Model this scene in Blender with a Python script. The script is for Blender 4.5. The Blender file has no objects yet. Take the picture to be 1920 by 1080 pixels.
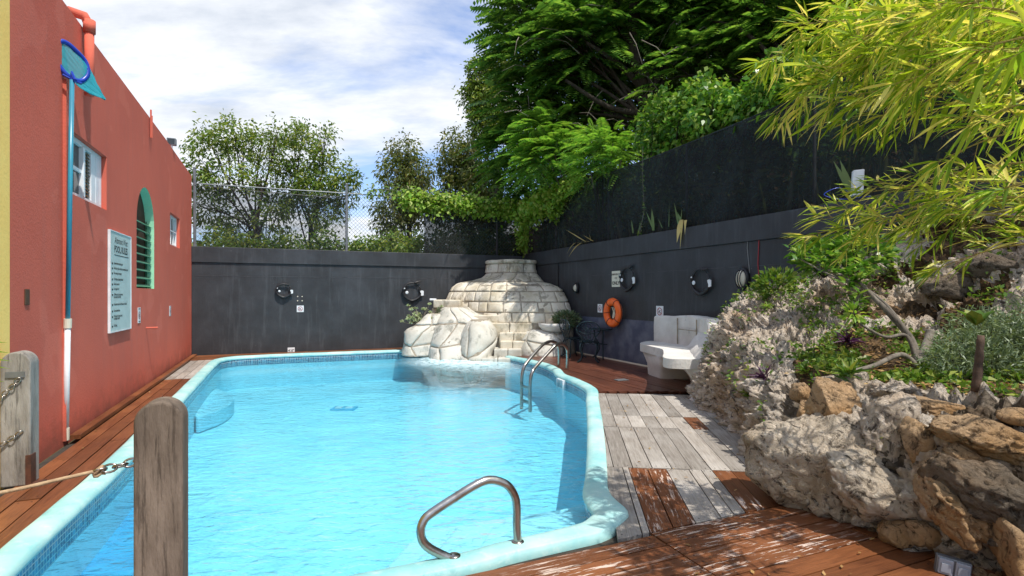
import bpy, bmesh, math, random
import numpy as np
from mathutils import Vector, Matrix, noise
from mathutils.geometry import delaunay_2d_cdt, tessellate_polygon
from mathutils.bvhtree import BVHTree

scene = bpy.context.scene
random.seed(7); RNG = np.random.default_rng(7)
R = math.radians

# ------------------------------------------------------------------ camera
F, HZ, EYE = 1010.0, 552.0, 1.5
cam_d = bpy.data.cameras.new('camera'); cam = bpy.data.objects.new('camera', cam_d)
scene.collection.objects.link(cam); scene.camera = cam
cam.location = (0, 0, EYE); cam.rotation_euler = (R(90), 0, 0)
cam_d.sensor_width = 36.0; cam_d.lens = 36.0 * F / 1920.0
cam_d.shift_y = (HZ - 540.0) / 1920.0
cam_d.clip_start = 0.05; cam_d.clip_end = 3000

# ------------------------------------------------------------------ light
SUN = Vector((0.332, -0.348, 0.87)).normalized()      # towards the sun
sun_el = math.asin(SUN.z); sun_rot = math.atan2(SUN.x, SUN.y)
sd = bpy.data.lights.new('sun', 'SUN'); sun = bpy.data.objects.new('sun', sd)
scene.collection.objects.link(sun)
sd.energy = 4.3; sd.angle = R(0.5); sd.color = (1.0, 0.95, 0.87)
sun.rotation_euler = (-SUN).to_track_quat('-Z', 'Y').to_euler()

world = bpy.data.worlds.new('World'); scene.world = world; world.use_nodes = True
wn = world.node_tree; wn.nodes.clear()
def wnode(t, **k):
    n = wn.nodes.new(t)
    for a, b in k.items(): setattr(n, a, b)
    return n
sky = wnode('ShaderNodeTexSky', sky_type='NISHITA', sun_disc=False)
sky.sun_elevation = sun_el; sky.sun_rotation = sun_rot; sky.air_density = 1.0; sky.dust_density = 0.6; sky.ozone_density = 2.0
tc = wnode('ShaderNodeTexCoord'); sep = wnode('ShaderNodeSeparateXYZ')
wn.links.new(tc.outputs['Generated'], sep.inputs[0])
def wmath(op, a, b=None, clamp=False):
    n = wnode('ShaderNodeMath', operation=op, use_clamp=clamp)
    for i, v in enumerate((a, b)):
        if v is None: continue
        if isinstance(v, (int, float)): n.inputs[i].default_value = v
        else: wn.links.new(v, n.inputs[i])
    return n.outputs[0]
zz = wmath('ADD', wmath('MAXIMUM', sep.outputs[2], 0.0), 0.22)
comb = wnode('ShaderNodeCombineXYZ')
wn.links.new(wmath('DIVIDE', sep.outputs[0], zz), comb.inputs[0])
wn.links.new(wmath('DIVIDE', sep.outputs[1], zz), comb.inputs[1])
mp = wnode('ShaderNodeMapping'); mp.inputs['Rotation'].default_value = (0, 0, R(-20))
mp.inputs['Scale'].default_value = (0.9, 1.7, 1); mp.inputs['Location'].default_value = (1.4, 0.3, 0)
wn.links.new(comb.outputs[0], mp.inputs[0])
n1 = wnode('ShaderNodeTexNoise'); n1.inputs['Scale'].default_value = 0.9; n1.inputs['Detail'].default_value = 9; n1.inputs['Roughness'].default_value = 0.58; n1.inputs['Distortion'].default_value = 0.35
wn.links.new(mp.outputs[0], n1.inputs['Vector'])
n2 = wnode('ShaderNodeTexNoise'); n2.inputs['Scale'].default_value = 2.6; n2.inputs['Detail'].default_value = 8; n2.inputs['Roughness'].default_value = 0.6
wn.links.new(mp.outputs[0], n2.inputs['Vector'])
cr = wnode('ShaderNodeValToRGB'); cr.color_ramp.elements[0].position = 0.405; cr.color_ramp.elements[1].position = 0.56
wn.links.new(n1.outputs['Fac'], cr.inputs[0])
cc = wnode('ShaderNodeValToRGB')
cc.color_ramp.elements[0].position = 0.3; cc.color_ramp.elements[0].color = (4.1, 4.45, 5.0, 1)
cc.color_ramp.elements[1].position = 0.68; cc.color_ramp.elements[1].color = (7.4, 7.45, 7.5, 1)
wn.links.new(n2.outputs['Fac'], cc.inputs[0])
base_sky = wnode('ShaderNodeMixRGB', blend_type='ADD'); base_sky.inputs[0].default_value = 1.0
sc_ = wnode('ShaderNodeMixRGB', blend_type='MULTIPLY'); sc_.inputs[0].default_value = 1.0
sc_.inputs[2].default_value = (.85, .95, 1.15, 1); wn.links.new(sky.outputs[0], sc_.inputs[1])
base_sky.inputs[2].default_value = (0.7, 0.8, 1.0, 1); wn.links.new(sc_.outputs[0], base_sky.inputs[1])
mixc = wnode('ShaderNodeMixRGB')
wn.links.new(wmath('MULTIPLY', cr.outputs[0], 0.95), mixc.inputs[0])
wn.links.new(base_sky.outputs[0], mixc.inputs[1]); wn.links.new(cc.outputs[0], mixc.inputs[2])
bg = wnode('ShaderNodeBackground'); bg.inputs['Strength'].default_value = 0.135
wo = wnode('ShaderNodeOutputWorld')
wn.links.new(mixc.outputs[0], bg.inputs['Color']); wn.links.new(bg.outputs[0], wo.inputs[0])

vs = scene.view_settings
vs.view_transform = 'Standard'; vs.look = 'None'; vs.gamma = 1.0; vs.use_curve_mapping = False
vs.exposure = 0.35
scene.cycles.max_bounces = 8; scene.cycles.transparent_max_bounces = 12
scene.cycles.use_denoising = True

# ------------------------------------------------------------------ helpers
CA, SA = math.cos(R(23)), math.sin(R(23))
def W(u, v, z=0.0):                       # room axes: u across, v along the pool
    return Vector((u * CA - v * SA, u * SA + v * CA, z))
def UV(X, Y): return (X * CA + Y * SA, -X * SA + Y * CA)
def P(px, py, Y):                         # a photo measurement at a known distance
    return Vector(((px - 960) / F * Y, Y, EYE - (py - HZ) / F * Y))
def G(px, py, z=0.0):
    Y = (EYE - z) * F / (py - HZ); return Vector(((px - 960) / F * Y, Y, z))
def on_u(px, py, u0):                     # measurement on a wall at constant u -> (v, z)
    a = (px - 960) / F; Y = u0 / (a * CA + SA)
    return (-a * Y * SA + Y * CA, EYE - (py - HZ) / F * Y)
def on_v(px, py, v0):
    a = (px - 960) / F; Y = v0 / (-a * SA + CA)
    return (a * Y * CA + Y * SA, EYE - (py - HZ) / F * Y)

COL = scene.collection
WL = {}                                    # world location of each parent
def tag(o, label=None, cat=None, group=None, kind=None):
    if label: o['label'] = label
    if cat: o['category'] = cat
    if group: o['group'] = group
    if kind: o['kind'] = kind
    return o
def thing(name, label, cat, loc=(0, 0, 0), group=None, kind=None):
    o = bpy.data.objects.new(name, None); COL.objects.link(o)
    o.location = loc; WL[o.name] = Vector(loc); o.empty_display_size = 0.1
    return tag(o, label, cat, group, kind)
def link(name, me, mats, parent=None, loc=None, smooth=False, kind=None):
    for m in (mats if isinstance(mats, (list, tuple)) else [mats]): me.materials.append(m)
    if smooth: me.polygons.foreach_set('use_smooth', [True] * len(me.polygons))
    o = bpy.data.objects.new(name, me); COL.objects.link(o)
    base = Vector((0, 0, 0))
    if parent is not None:
        o.parent = parent; base = WL[parent.name].copy()
    if loc is not None:
        o.location = Vector(loc) - base; WL[o.name] = Vector(loc)
    elif parent is not None:
        me.transform(Matrix.Translation(-base)); WL[o.name] = base
    else: WL[o.name] = Vector((0, 0, 0))
    if kind: o['kind'] = kind
    return o

class MB:
    def __init__(s): s.v = []; s.f = []; s.m = []
    def add(s, vs, fs, mi=0):
        n = len(s.v); s.v += [tuple(x) for x in vs]; s.f += [tuple(i + n for i in f) for f in fs]; s.m += [mi] * len(fs); return s
    def hexa(s, b, t, mi=0):              # bottom quad, top quad (same winding)
        return s.add(list(b) + list(t), [(3, 2, 1, 0), (4, 5, 6, 7), (0, 1, 5, 4), (1, 2, 6, 5), (2, 3, 7, 6), (3, 0, 4, 7)], mi)
    def box(s, c, sx, sy, sz, ax=None, mi=0):
        ax = ax or (Vector((1, 0, 0)), Vector((0, 1, 0)), Vector((0, 0, 1))); c = Vector(c)
        q = [c + ax[0] * (i * sx / 2) + ax[1] * (j * sy / 2) for i, j in ((-1, -1), (1, -1), (1, 1), (-1, 1))]
        return s.hexa([p - ax[2] * (sz / 2) for p in q], [p + ax[2] * (sz / 2) for p in q], mi)
    def uvbox(s, u0, u1, v0, v1, z0, z1, mi=0):
        q = [(u0, v0), (u1, v0), (u1, v1), (u0, v1)]
        return s.hexa([W(a, b, z0) for a, b in q], [W(a, b, z1) for a, b in q], mi)
    def prism(s, poly, z0, z1, mi=0):
        n = len(poly); a = sum(poly[i][0] * poly[(i + 1) % n][1] - poly[(i + 1) % n][0] * poly[i][1] for i in range(n))
        if a < 0: poly = list(poly)[::-1]
        tri = tessellate_polygon([[Vector((p[0], p[1], 0)) for p in poly]])
        fs = []
        for t in tri:
            A, B, C = (poly[i] for i in t)
            if (B[0]-A[0])*(C[1]-A[1])-(B[1]-A[1])*(C[0]-A[0]) < 0: t = t[::-1]
            fs.append(tuple(i + n for i in t)); fs.append(tuple(t[::-1]))
        fs += [(i, (i + 1) % n, (i + 1) % n + n, i + n) for i in range(n)]
        return s.add([(p[0], p[1], z0) for p in poly] + [(p[0], p[1], z1) for p in poly], fs, mi)
    def tube(s, pts, r, n=8, cap=True, mi=0):
        pts = [Vector(p) for p in pts]; k = len(pts)
        rs = r if isinstance(r, (list, tuple)) else [r] * k
        t0 = (pts[1] - pts[0]).normalized(); up = Vector((0, 0, 1)) if abs(t0.z) < .9 else Vector((1, 0, 0))
        a = t0.cross(up).normalized(); vs = []
        for i, p in enumerate(pts):
            t = (pts[min(i + 1, k - 1)] - pts[max(i - 1, 0)])
            t = t.normalized() if t.length > 1e-9 else t0
            a = (a - t * a.dot(t)); a = a.normalized() if a.length > 1e-6 else t.orthogonal().normalized()
            b = t.cross(a)
            vs += [p + (a * math.cos(6.28318 * j / n) + b * math.sin(6.28318 * j / n)) * rs[i] for j in range(n)]
        fs = [(i * n + j, i * n + (j + 1) % n, (i + 1) * n + (j + 1) % n, (i + 1) * n + j) for i in range(k - 1) for j in range(n)]
        if cap: fs += [tuple(range(n))[::-1], tuple((k - 1) * n + j for j in range(n))]
        return s.add(vs, fs, mi)
    def lathe(s, c, prof, n=20, ax=None, mi=0):      # prof: (radius, height)
        ax = ax or (Vector((1, 0, 0)), Vector((0, 1, 0)), Vector((0, 0, 1))); c = Vector(c); vs = []
        for (r, h) in prof:
            vs += [c + ax[2] * h + (ax[0] * math.cos(6.28318 * j / n) + ax[1] * math.sin(6.28318 * j / n)) * r for j in range(n)]
        k = len(prof)
        fs = [(i * n + j, i * n + (j + 1) % n, (i + 1) * n + (j + 1) % n, (i + 1) * n + j) for i in range(k - 1) for j in range(n)]
        fs += [tuple(range(n))[::-1], tuple((k - 1) * n + j for j in range(n))]
        return s.add(vs, fs, mi)
    def grid(s, pts, mi=0, closed=False):            # pts[row][col]
        r, c = len(pts), len(pts[0]); vs = [p for row in pts for p in row]
        fs = [(i * c + j, i * c + (j + 1) % c, (i + 1) * c + (j + 1) % c, (i + 1) * c + j) for i in range(r - 1) for j in range(c if closed else c - 1)]
        return s.add(vs, fs, mi)
    def mesh(s, name):
        me = bpy.data.meshes.new(name); me.from_pydata(s.v, [], s.f); 
        if any(s.m): me.polygons.foreach_set('material_index', s.m)
        me.update(); return me
    def build(s, name, mats, parent=None, loc=None, smooth=False, kind=None, bevel=0):
        me = s.mesh(name)
        if loc is not None: me.transform(Matrix.Translation(-Vector(loc)))
        o = link(name, me, mats, parent, loc, smooth, kind)
        if bevel:
            md = o.modifiers.new('bevel', 'BEVEL'); md.width = bevel; md.segments = 2; md.limit_method = 'ANGLE'; md.angle_limit = R(35)
        return o

def np_mesh(name, V, Fq):
    me = bpy.data.meshes.new(name); n, k = Fq.shape
    me.vertices.add(len(V)); me.vertices.foreach_set('co', np.asarray(V, dtype=np.float32).ravel())
    me.loops.add(n * k); me.loops.foreach_set('vertex_index', Fq.astype(np.int32).ravel())
    me.polygons.add(n); me.polygons.foreach_set('loop_start', np.arange(0, n * k, k, dtype=np.int32))
    me.update(calc_edges=True); return me

def crom(pts, n=8, closed=False):
    pts = [Vector(p) for p in pts]; k = len(pts); out = []
    for i in range(k if closed else k - 1):
        g = (lambda j: pts[j % k]) if closed else (lambda j: pts[max(0, min(k - 1, j))])
        a, b, c, d = g(i - 1), g(i), g(i + 1), g(i + 2)
        for j in range(n):
            t = j / n
            out.append(0.5 * ((2 * b) + (c - a) * t + (2 * a - 5 * b + 4 * c - d) * t * t + (3 * b - a - 3 * c + d) * t ** 3))
    if not closed: out.append(pts[-1])
    return out

# ------------------------------------------------------------------ materials
class NT:
    def __init__(s, name):
        s.m = bpy.data.materials.new(name); s.m.use_nodes = True; s.t = s.m.node_tree; s.t.nodes.clear()
        s.out = s.t.nodes.new('ShaderNodeOutputMaterial'); s.co = s.t.nodes.new('ShaderNodeTexCoord'); s.src = s.co.outputs['Object']
    def n(s, t, **k):
        x = s.t.nodes.new(t)
        for a, b in k.items(): setattr(x, a, b)
        return x
    def l(s, a, b): s.t.links.new(a, b)
    def set(s, sock, v):
        if hasattr(v, 'is_output') or isinstance(v, bpy.types.NodeSocket): s.l(v, sock)
        else: sock.default_value = v
    def mapping(s, scale=(1, 1, 1), rot=(0, 0, 0), src=None, loc=(0, 0, 0)):
        m = s.n('ShaderNodeMapping'); m.inputs['Scale'].default_value = scale; m.inputs['Rotation'].default_value = rot; m.inputs['Location'].default_value = loc
        s.l(src or s.src, m.inputs[0]); return m.outputs[0]
    def noise(s, scale, detail=4, rough=.55, src=None, dist=0):
        x = s.n('ShaderNodeTexNoise'); x.inputs['Scale'].default_value = scale; x.inputs['Detail'].default_value = detail
        x.inputs['Roughness'].default_value = rough; x.inputs['Distortion'].default_value = dist
        s.l(src or s.src, x.inputs['Vector']); return x.outputs['Fac']
    def vor(s, scale, src=None, feature='F1', out='Distance'):
        x = s.n('ShaderNodeTexVoronoi'); x.feature = feature; x.inputs['Scale'].default_value = scale
        s.l(src or s.src, x.inputs['Vector']); return x.outputs[out]
    def ramp(s, fac, stops):
        x = s.n('ShaderNodeValToRGB'); e = x.color_ramp.elements
        while len(e) < len(stops): e.new(0.5)
        for i, (p, c) in enumerate(stops):
            e[i].position = p; e[i].color = (c, c, c, 1) if isinstance(c, (int, float)) else (*c, 1)
        s.l(fac, x.inputs[0]); return x.outputs[0]
    def mix(s, fac, a, b, mode='MIX'):
        x = s.n('ShaderNodeMixRGB', blend_type=mode)
        s.set(x.inputs[0], fac)
        for i, v in ((1, a), (2, b)): s.set(x.inputs[i], (*v, 1) if isinstance(v, tuple) and len(v) == 3 else v)
        return x.outputs[0]
    def math(s, op, a, b=0.0, clamp=False):
        x = s.n('ShaderNodeMath', operation=op, use_clamp=clamp); s.set(x.inputs[0], a); s.set(x.inputs[1], b); return x.outputs[0]
    def bump(s, h, strength=.3, dist=.02, normal=None):
        x = s.n('ShaderNodeBump'); x.inputs['Strength'].default_value = strength; x.inputs['Distance'].default_value = dist
        s.l(h, x.inputs['Height'])
        if normal is not None: s.l(normal, x.inputs['Normal'])
        return x.outputs[0]
    def bsdf(s, col, rough=.6, metal=0, spec=.5, normal=None):
        x = s.n('ShaderNodeBsdfPrincipled'); s.set(x.inputs['Base Color'], (*col, 1) if isinstance(col, tuple) and len(col) == 3 else col)
        s.set(x.inputs['Roughness'], rough); s.set(x.inputs['Metallic'], metal); x.inputs['Specular IOR Level'].default_value = spec
        if normal is not None: s.l(normal, x.inputs['Normal'])
        return x
    def done(s, sh):
        s.l(sh.outputs[0] if hasattr(sh, 'outputs') else sh, s.out.inputs['Surface']); return s.m

def simple(name, c1, c2=None, scale=6, rough=.6, bump=.15, bscale=30, metal=0, spec=.4, lo=.35, hi=.65, dist=.01):
    t = NT(name); c2 = c2 or tuple(x * .8 for x in c1)
    col = t.mix(t.ramp(t.noise(scale, 6), [(lo, 0.), (hi, 1.)]), c1, c2)
    nb = t.bump(t.noise(bscale, 5), bump, dist) if bump else None
    return t.done(t.bsdf(col, rough, metal, spec, nb))

def m_stucco():
    t = NT('coral stucco')
    big = t.ramp(t.noise(.7, 6, .6, t.mapping((1, 1, .6))), [(.35, 0.), (.7, 1.)])
    streak = t.ramp(t.noise(3.0, 6, .65, t.mapping((2.2, 2.2, .16))), [(.5, 0.), (.75, 1.)])
    col = t.mix(big, (.60, .132, .085), (.50, .108, .072))
    col = t.mix(t.math('MULTIPLY', streak, .3), col, (.40, .13, .10))
    spots = t.ramp(t.noise(14, 5, .7), [(.66, 0.), (.74, 1.)])
    col = t.mix(t.math('MULTIPLY', spots, .25), col, (.30, .09, .07))
    sx = t.n('ShaderNodeSeparateXYZ'); t.l(t.src, sx.inputs[0]); gz = t.ramp(t.math('ADD', t.math('MULTIPLY', sx.outputs[2], 1.0), t.math('MULTIPLY', t.noise(5, 7, .7), .9)), [(.40, 1.), (.75, 0.)])
    col = t.mix(t.math('MULTIPLY', gz, .6), col, (.22, .075, .05))
    pa = t.ramp(t.noise(1.1, 3, .4, t.mapping(loc=(3, 8, 1))), [(.60, 0.), (.615, 1.)]); col = t.mix(t.math('MULTIPLY', pa, .22), col, (.70, .20, .14))
    h = t.math('ADD', t.noise(45, 6, .65), t.math('MULTIPLY', t.noise(5, 3), .8))
    return t.done(t.bsdf(col, .85, 0, .25, t.bump(h, .35, .012)))
def m_black_wall():
    t = NT('black painted wall')
    cloud = t.ramp(t.noise(1.6, 7, .62), [(.38, 0.), (.72, 1.)])
    streak = t.ramp(t.noise(2.4, 6, .7, t.mapping((4, 4, .35))), [(.52, 0.), (.78, 1.)])
    col = t.mix(cloud, (.023, .0245, .028), (.043, .046, .053))
    col = t.mix(t.math('MULTIPLY', streak, .35), col, (.12, .125, .135))
    specks = t.ramp(t.vor(3.2), [(.0, 1.), (.035, 0.)])
    gate = t.ramp(t.noise(9, 2), [(.45, 0.), (.5, 1.)])
    col = t.mix(t.math('MULTIPLY', t.math('MULTIPLY', specks, gate), .5), col, (.4, .4, .38))
    h = t.math('ADD', t.noise(30, 6, .6), t.math('MULTIPLY', t.noise(2.5, 3), 1.5))
    return t.done(t.bsdf(col, .55, 0, .4, t.bump(h, .25, .01)))
def m_wood(kind):
    t = NT(kind + ' deck wood'); oi = t.n('ShaderNodeObjectInfo'); rnd = oi.outputs['Random']
    cb = t.n('ShaderNodeCombineXYZ'); t.l(t.math('MULTIPLY', rnd, 37.), cb.inputs[0]); t.l(t.math('MULTIPLY', rnd, 91.), cb.inputs[1])
    va = t.n('ShaderNodeVectorMath', operation='ADD'); t.l(t.src, va.inputs[0]); t.l(cb.outputs[0], va.inputs[1]); s = va.outputs[0]
    grain = t.noise(9, 8, .65, t.mapping((.35, 5, 5), src=s), .6)
    fine = t.noise(60, 4, .6, t.mapping((.08, 3, 3), src=s))
    big = t.noise(1.6, 4, .5, s)
    if kind == 'grey':
        a, b, c = (.36, .325, .285), (.22, .19, .16), (.47, .44, .40)
    elif kind == 'brown': a, b, c = (.20, .070, .026), (.105, .035, .014), (.26, .098, .036)
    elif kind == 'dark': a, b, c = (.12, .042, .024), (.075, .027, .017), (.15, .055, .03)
    else: a, b, c = (.20, .074, .030), (.105, .036, .015), (.26, .10, .04)
    col = t.mix(t.ramp(grain, [(.35, 0.), (.65, 1.)]), a, b)
    col = t.mix(t.ramp(big, [(.45, 0.), (.75, .8)]), col, c)
    col = t.mix(t.math('MULTIPLY', t.ramp(fine, [(.5, 0.), (.68, 1.)]), .55), col, tuple(x * .5 for x in b))
    hv = t.math('ADD', t.math('MULTIPLY', rnd, .5), .75)
    hs = t.n('ShaderNodeHueSaturation'); hs.inputs['Saturation'].default_value = 1.; t.l(hv, hs.inputs['Value']); t.l(col, hs.inputs['Color']); col = hs.outputs[0]
    rough = .62
    h = t.math('ADD', grain, t.math('MULTIPLY', fine, .7))
    if kind in ('flaked', 'brown', 'dark'):
        th = {'flaked': .55, 'brown': .66, 'dark': .62}[kind]
        fl = t.ramp(t.noise(13, 9, .74, t.mapping((.3, 2.8, 2.8), src=s), .3), [(th, 0.), (th + .015, 1.)])
        ar = t.ramp(t.noise(1.3, 3, .5, s), [(.42, 0.), (.55, 1.)])
        fl = t.math('MULTIPLY', fl, ar); pale = {'flaked': (.62, .50, .42), 'brown': (.5, .38, .31), 'dark': (.30, .2, .17)}[kind]
        col = t.mix(t.math('MULTIPLY', fl, .85), col, pale); h = t.math('SUBTRACT', h, t.math('MULTIPLY', fl, .6))
        rough = t.mix(fl, (.38, .38, .38), (.8, .8, .8))
    return t.done(t.bsdf(col, rough, 0, .4, t.bump(h, .5, .004)))
def m_leaf(name, c1, c2, c3=None, trans=.35, rough=.45):
    t = NT(name); g = t.n('ShaderNodeNewGeometry'); r = g.outputs['Random Per Island']
    stops = [(0., c1), (.6, c2)] + ([(.93, c3)] if c3 else [])
    col = t.ramp(r, stops)
    cl = t.ramp(t.noise(.8, 3, .5), [(.35, .7), (.65, 1.2)])
    col = t.mix(1.0, col, cl, 'MULTIPLY')
    b = t.bsdf(col, rough, 0, .35)
    tr = t.n('ShaderNodeBsdfTranslucent'); t.l(t.mix(1.0, col, (1.5, 1.5, .7), 'MULTIPLY'), tr.inputs[0])
    mx = t.n('ShaderNodeMixShader'); mx.inputs[0].default_value = trans
    t.l(b.outputs[0], mx.inputs[1]); t.l(tr.outputs[0], mx.inputs[2]); return t.done(mx)
def m_bark(name, a, b):
    t = NT(name); col = t.mix(t.ramp(t.noise(8, 6, .6, t.mapping((1, 1, .25))), [(.35, 0.), (.65, 1.)]), a, b)
    col = t.mix(t.ramp(t.noise(30, 8, .75, t.mapping((1, 1, .07))), [(.52, 0.), (.62, .7)]), col, tuple(x * .45 for x in b))
    return t.done(t.bsdf(col, .9, 0, .2, t.bump(t.noise(20, 6, .7, t.mapping((1, 1, .2))), .7, .02)))
def m_coral(name, a, b, dark, ochre, sc=1.0):
    t = NT(name)
    col = t.mix(t.ramp(t.noise(2.2 * sc, 8, .65), [(.35, 0.), (.65, 1.)]), a, b)
    col = t.mix(t.math('MULTIPLY', t.ramp(t.noise(1.3 * sc, 5, .6, t.mapping(loc=(5, 3, 1))), [(.5, 0.), (.66, 1.)]), .8), col, ochre)
    wart = t.noise(15 * sc, 10, .74, None, .8); wart2 = t.noise(4.5 * sc, 6, .6, None, .6)
    col = t.mix(t.ramp(wart, [(.38, .9), (.47, 0.)]), col, dark); col = t.mix(t.ramp(wart2, [(.33, .7), (.42, 0.)]), col, dark)  # crevice shade painted into the colour where the bump is low
    col = t.mix(t.ramp(t.noise(30 * sc, 6, .7), [(.56, 0.), (.68, .5)]), col, tuple(min(.8, x * 1.3) for x in a))
    lich = t.ramp(t.noise(3.5 * sc, 8, .75, t.mapping(loc=(9, 1, 4))), [(.57, 0.), (.66, 1.)])
    col = t.mix(t.math('MULTIPLY', lich, .38), col, (.15, .12, .09))
    pit = t.ramp(t.vor(26 * sc, t.mix(.08, t.src, t.n('ShaderNodeTexNoise').outputs['Color'])), [(.0, 0.), (.38, 1.)])
    h = t.math('ADD', t.math('ADD', t.math('MULTIPLY', wart, 1.3), t.math('MULTIPLY', wart2, .9)), t.math('MULTIPLY', pit, .5))
    h = t.math('ADD', h, t.math('MULTIPLY', t.noise(60 * sc, 5, .7), .25))
    return t.done(t.bsdf(col, .92, 0, .15, t.bump(h, 1.0, .075)))
def m_soil():
    t = NT('soil and leaf litter')
    col = t.mix(t.ramp(t.noise(5, 8, .7), [(.35, 0.), (.65, 1.)]), (.045, .03, .018), (.11, .075, .045))
    lf = t.ramp(t.vor(38, feature='F1', out='Color'), [(.55, 0.), (.8, 1.)])
    col = t.mix(t.math('MULTIPLY', lf, .6), col, (.22, .13, .06))
    return t.done(t.bsdf(col, .95, 0, .1, t.bump(t.math('ADD', t.noise(25, 8, .75), t.vor(38)), .9, .03)))
def m_plaster(name, a, b, stain, st=.62):
    t = NT(name)
    col = t.mix(t.ramp(t.noise(2.2, 7, .6), [(.38, 0.), (.66, 1.)]), a, b)
    col = t.mix(t.math('MULTIPLY', t.ramp(t.noise(3.5, 8, .7, t.mapping((1, 1, .5), loc=(3, 1, 7))), [(st, 0.), (st + .09, 1.)]), .65), col, stain)
    col = t.mix(t.math('MULTIPLY', t.ramp(t.noise(38, 5, .7), [(.6, 0.), (.7, 1.)]), .3), col, stain)
    return t.done(t.bsdf(col, .85, 0, .25, t.bump(t.math('ADD', t.noise(28, 7, .65), t.math('MULTIPLY', t.noise(6, 3), .8)), .4, .02)))
def m_coping():
    t = NT('turquoise coping paint')
    n = t.ramp(t.noise(1.7, 7, .62), [(.35, 0.), (.62, 1.)])
    col = t.mix(n, (.45, .64, .60), (.22, .50, .51))
    col = t.mix(t.math('MULTIPLY', t.ramp(t.noise(9, 6, .7), [(.55, 0.), (.7, 1.)]), .5), col, (.60, .70, .65))
    col = t.mix(t.math('MULTIPLY', t.ramp(t.noise(5, 8, .75, t.mapping(loc=(4, 4, 4))), [(.66, 0.), (.72, 1.)]), .4), col, (.16, .19, .16))
    col = t.mix(t.math('MULTIPLY', t.ramp(t.noise(2.2, 9, .8, t.mapping(loc=(8, 2, 4))), [(.56, 0.), (.64, 1.)]), .45), col, (.12, .36, .38))
    return t.done(t.bsdf(col, .55, 0, .4, t.bump(t.noise(30, 6, .6), .25, .008)))
def m_tiles():
    t = NT('blue mosaic tile')
    uv = t.co.outputs['UV']
    br = t.n('ShaderNodeTexBrick'); br.offset = 0.0; br.inputs['Scale'].default_value = 1.0
    br.inputs['Brick Width'].default_value = .04; br.inputs['Row Height'].default_value = .04; br.inputs['Mortar Size'].default_value = .004
    br.inputs['Color1'].default_value = (.012, .06, .14, 1); br.inputs['Color2'].default_value = (.06, .24, .38, 1); br.inputs['Mortar'].default_value = (.35, .42, .42, 1); br.inputs['Bias'].default_value = -.1
    t.l(uv, br.inputs['Vector'])
    return t.done(t.bsdf(br.outputs[0], .25, 0, .5))
def m_basin():
    t = NT('pale blue pool plaster')
    col = t.mix(t.ramp(t.noise(.8, 6, .6), [(.35, 0.), (.65, 1.)]), (.44, .71, .78), (.34, .64, .75))
    col = t.mix(t.math('MULTIPLY', t.ramp(t.noise(5, 7, .7), [(.5, 0.), (.7, 1.)]), .35), col, (.52, .74, .82))
    return t.done(t.bsdf(col, .7, 0, .3))
def m_water():
    t = NT('clear pool water')
    rip = t.noise(4.6, 4, .55, t.mapping((1.0, 1.9, 1), (0, 0, R(25))), .8)
    rip2 = t.noise(15, 3, .5, t.mapping((1, 1.6, 1), (0, 0, R(-15))), .3)
    h = t.math('ADD', rip, t.math('ADD', t.math('MULTIPLY', rip2, .3), t.math('MULTIPLY', t.noise(1.3, 3, .5), 1.6)))
    nb = t.bump(h, .55, .07)
    tr = t.n('ShaderNodeBsdfTransparent'); tr.inputs[0].default_value = (.60, .90, .975, 1)
    gl = t.n('ShaderNodeBsdfGlossy'); gl.inputs['Roughness'].default_value = .02; t.l(nb, gl.inputs['Normal'])
    fr = t.n('ShaderNodeFresnel'); fr.inputs['IOR'].default_value = 1.40; t.l(nb, fr.inputs['Normal'])
    mx = t.n('ShaderNodeMixShader'); t.l(fr.outputs[0], mx.inputs[0]); t.l(tr.outputs[0], mx.inputs[1]); t.l(gl.outputs[0], mx.inputs[2])
    return t.done(mx)
def m_screen(name, opac, a=(.012, .014, .015)):
    t = NT(name)
    wr = t.noise(1.1, 4, .6, t.mapping((1, 1, .45), (0, R(35), 0)), 1.2)
    col = t.mix(t.ramp(wr, [(.45, 0.), (.75, 1.)]), a, tuple(x * 2.6 for x in a))
    d = t.bsdf(col, .8, 0, .25, t.bump(wr, .6, .12))
    tr = t.n('ShaderNodeBsdfTransparent'); mx = t.n('ShaderNodeMixShader'); mx.inputs[0].default_value = opac
    t.l(tr.outputs[0], mx.inputs[1]); t.l(d.outputs[0], mx.inputs[2]); return t.done(mx)

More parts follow.
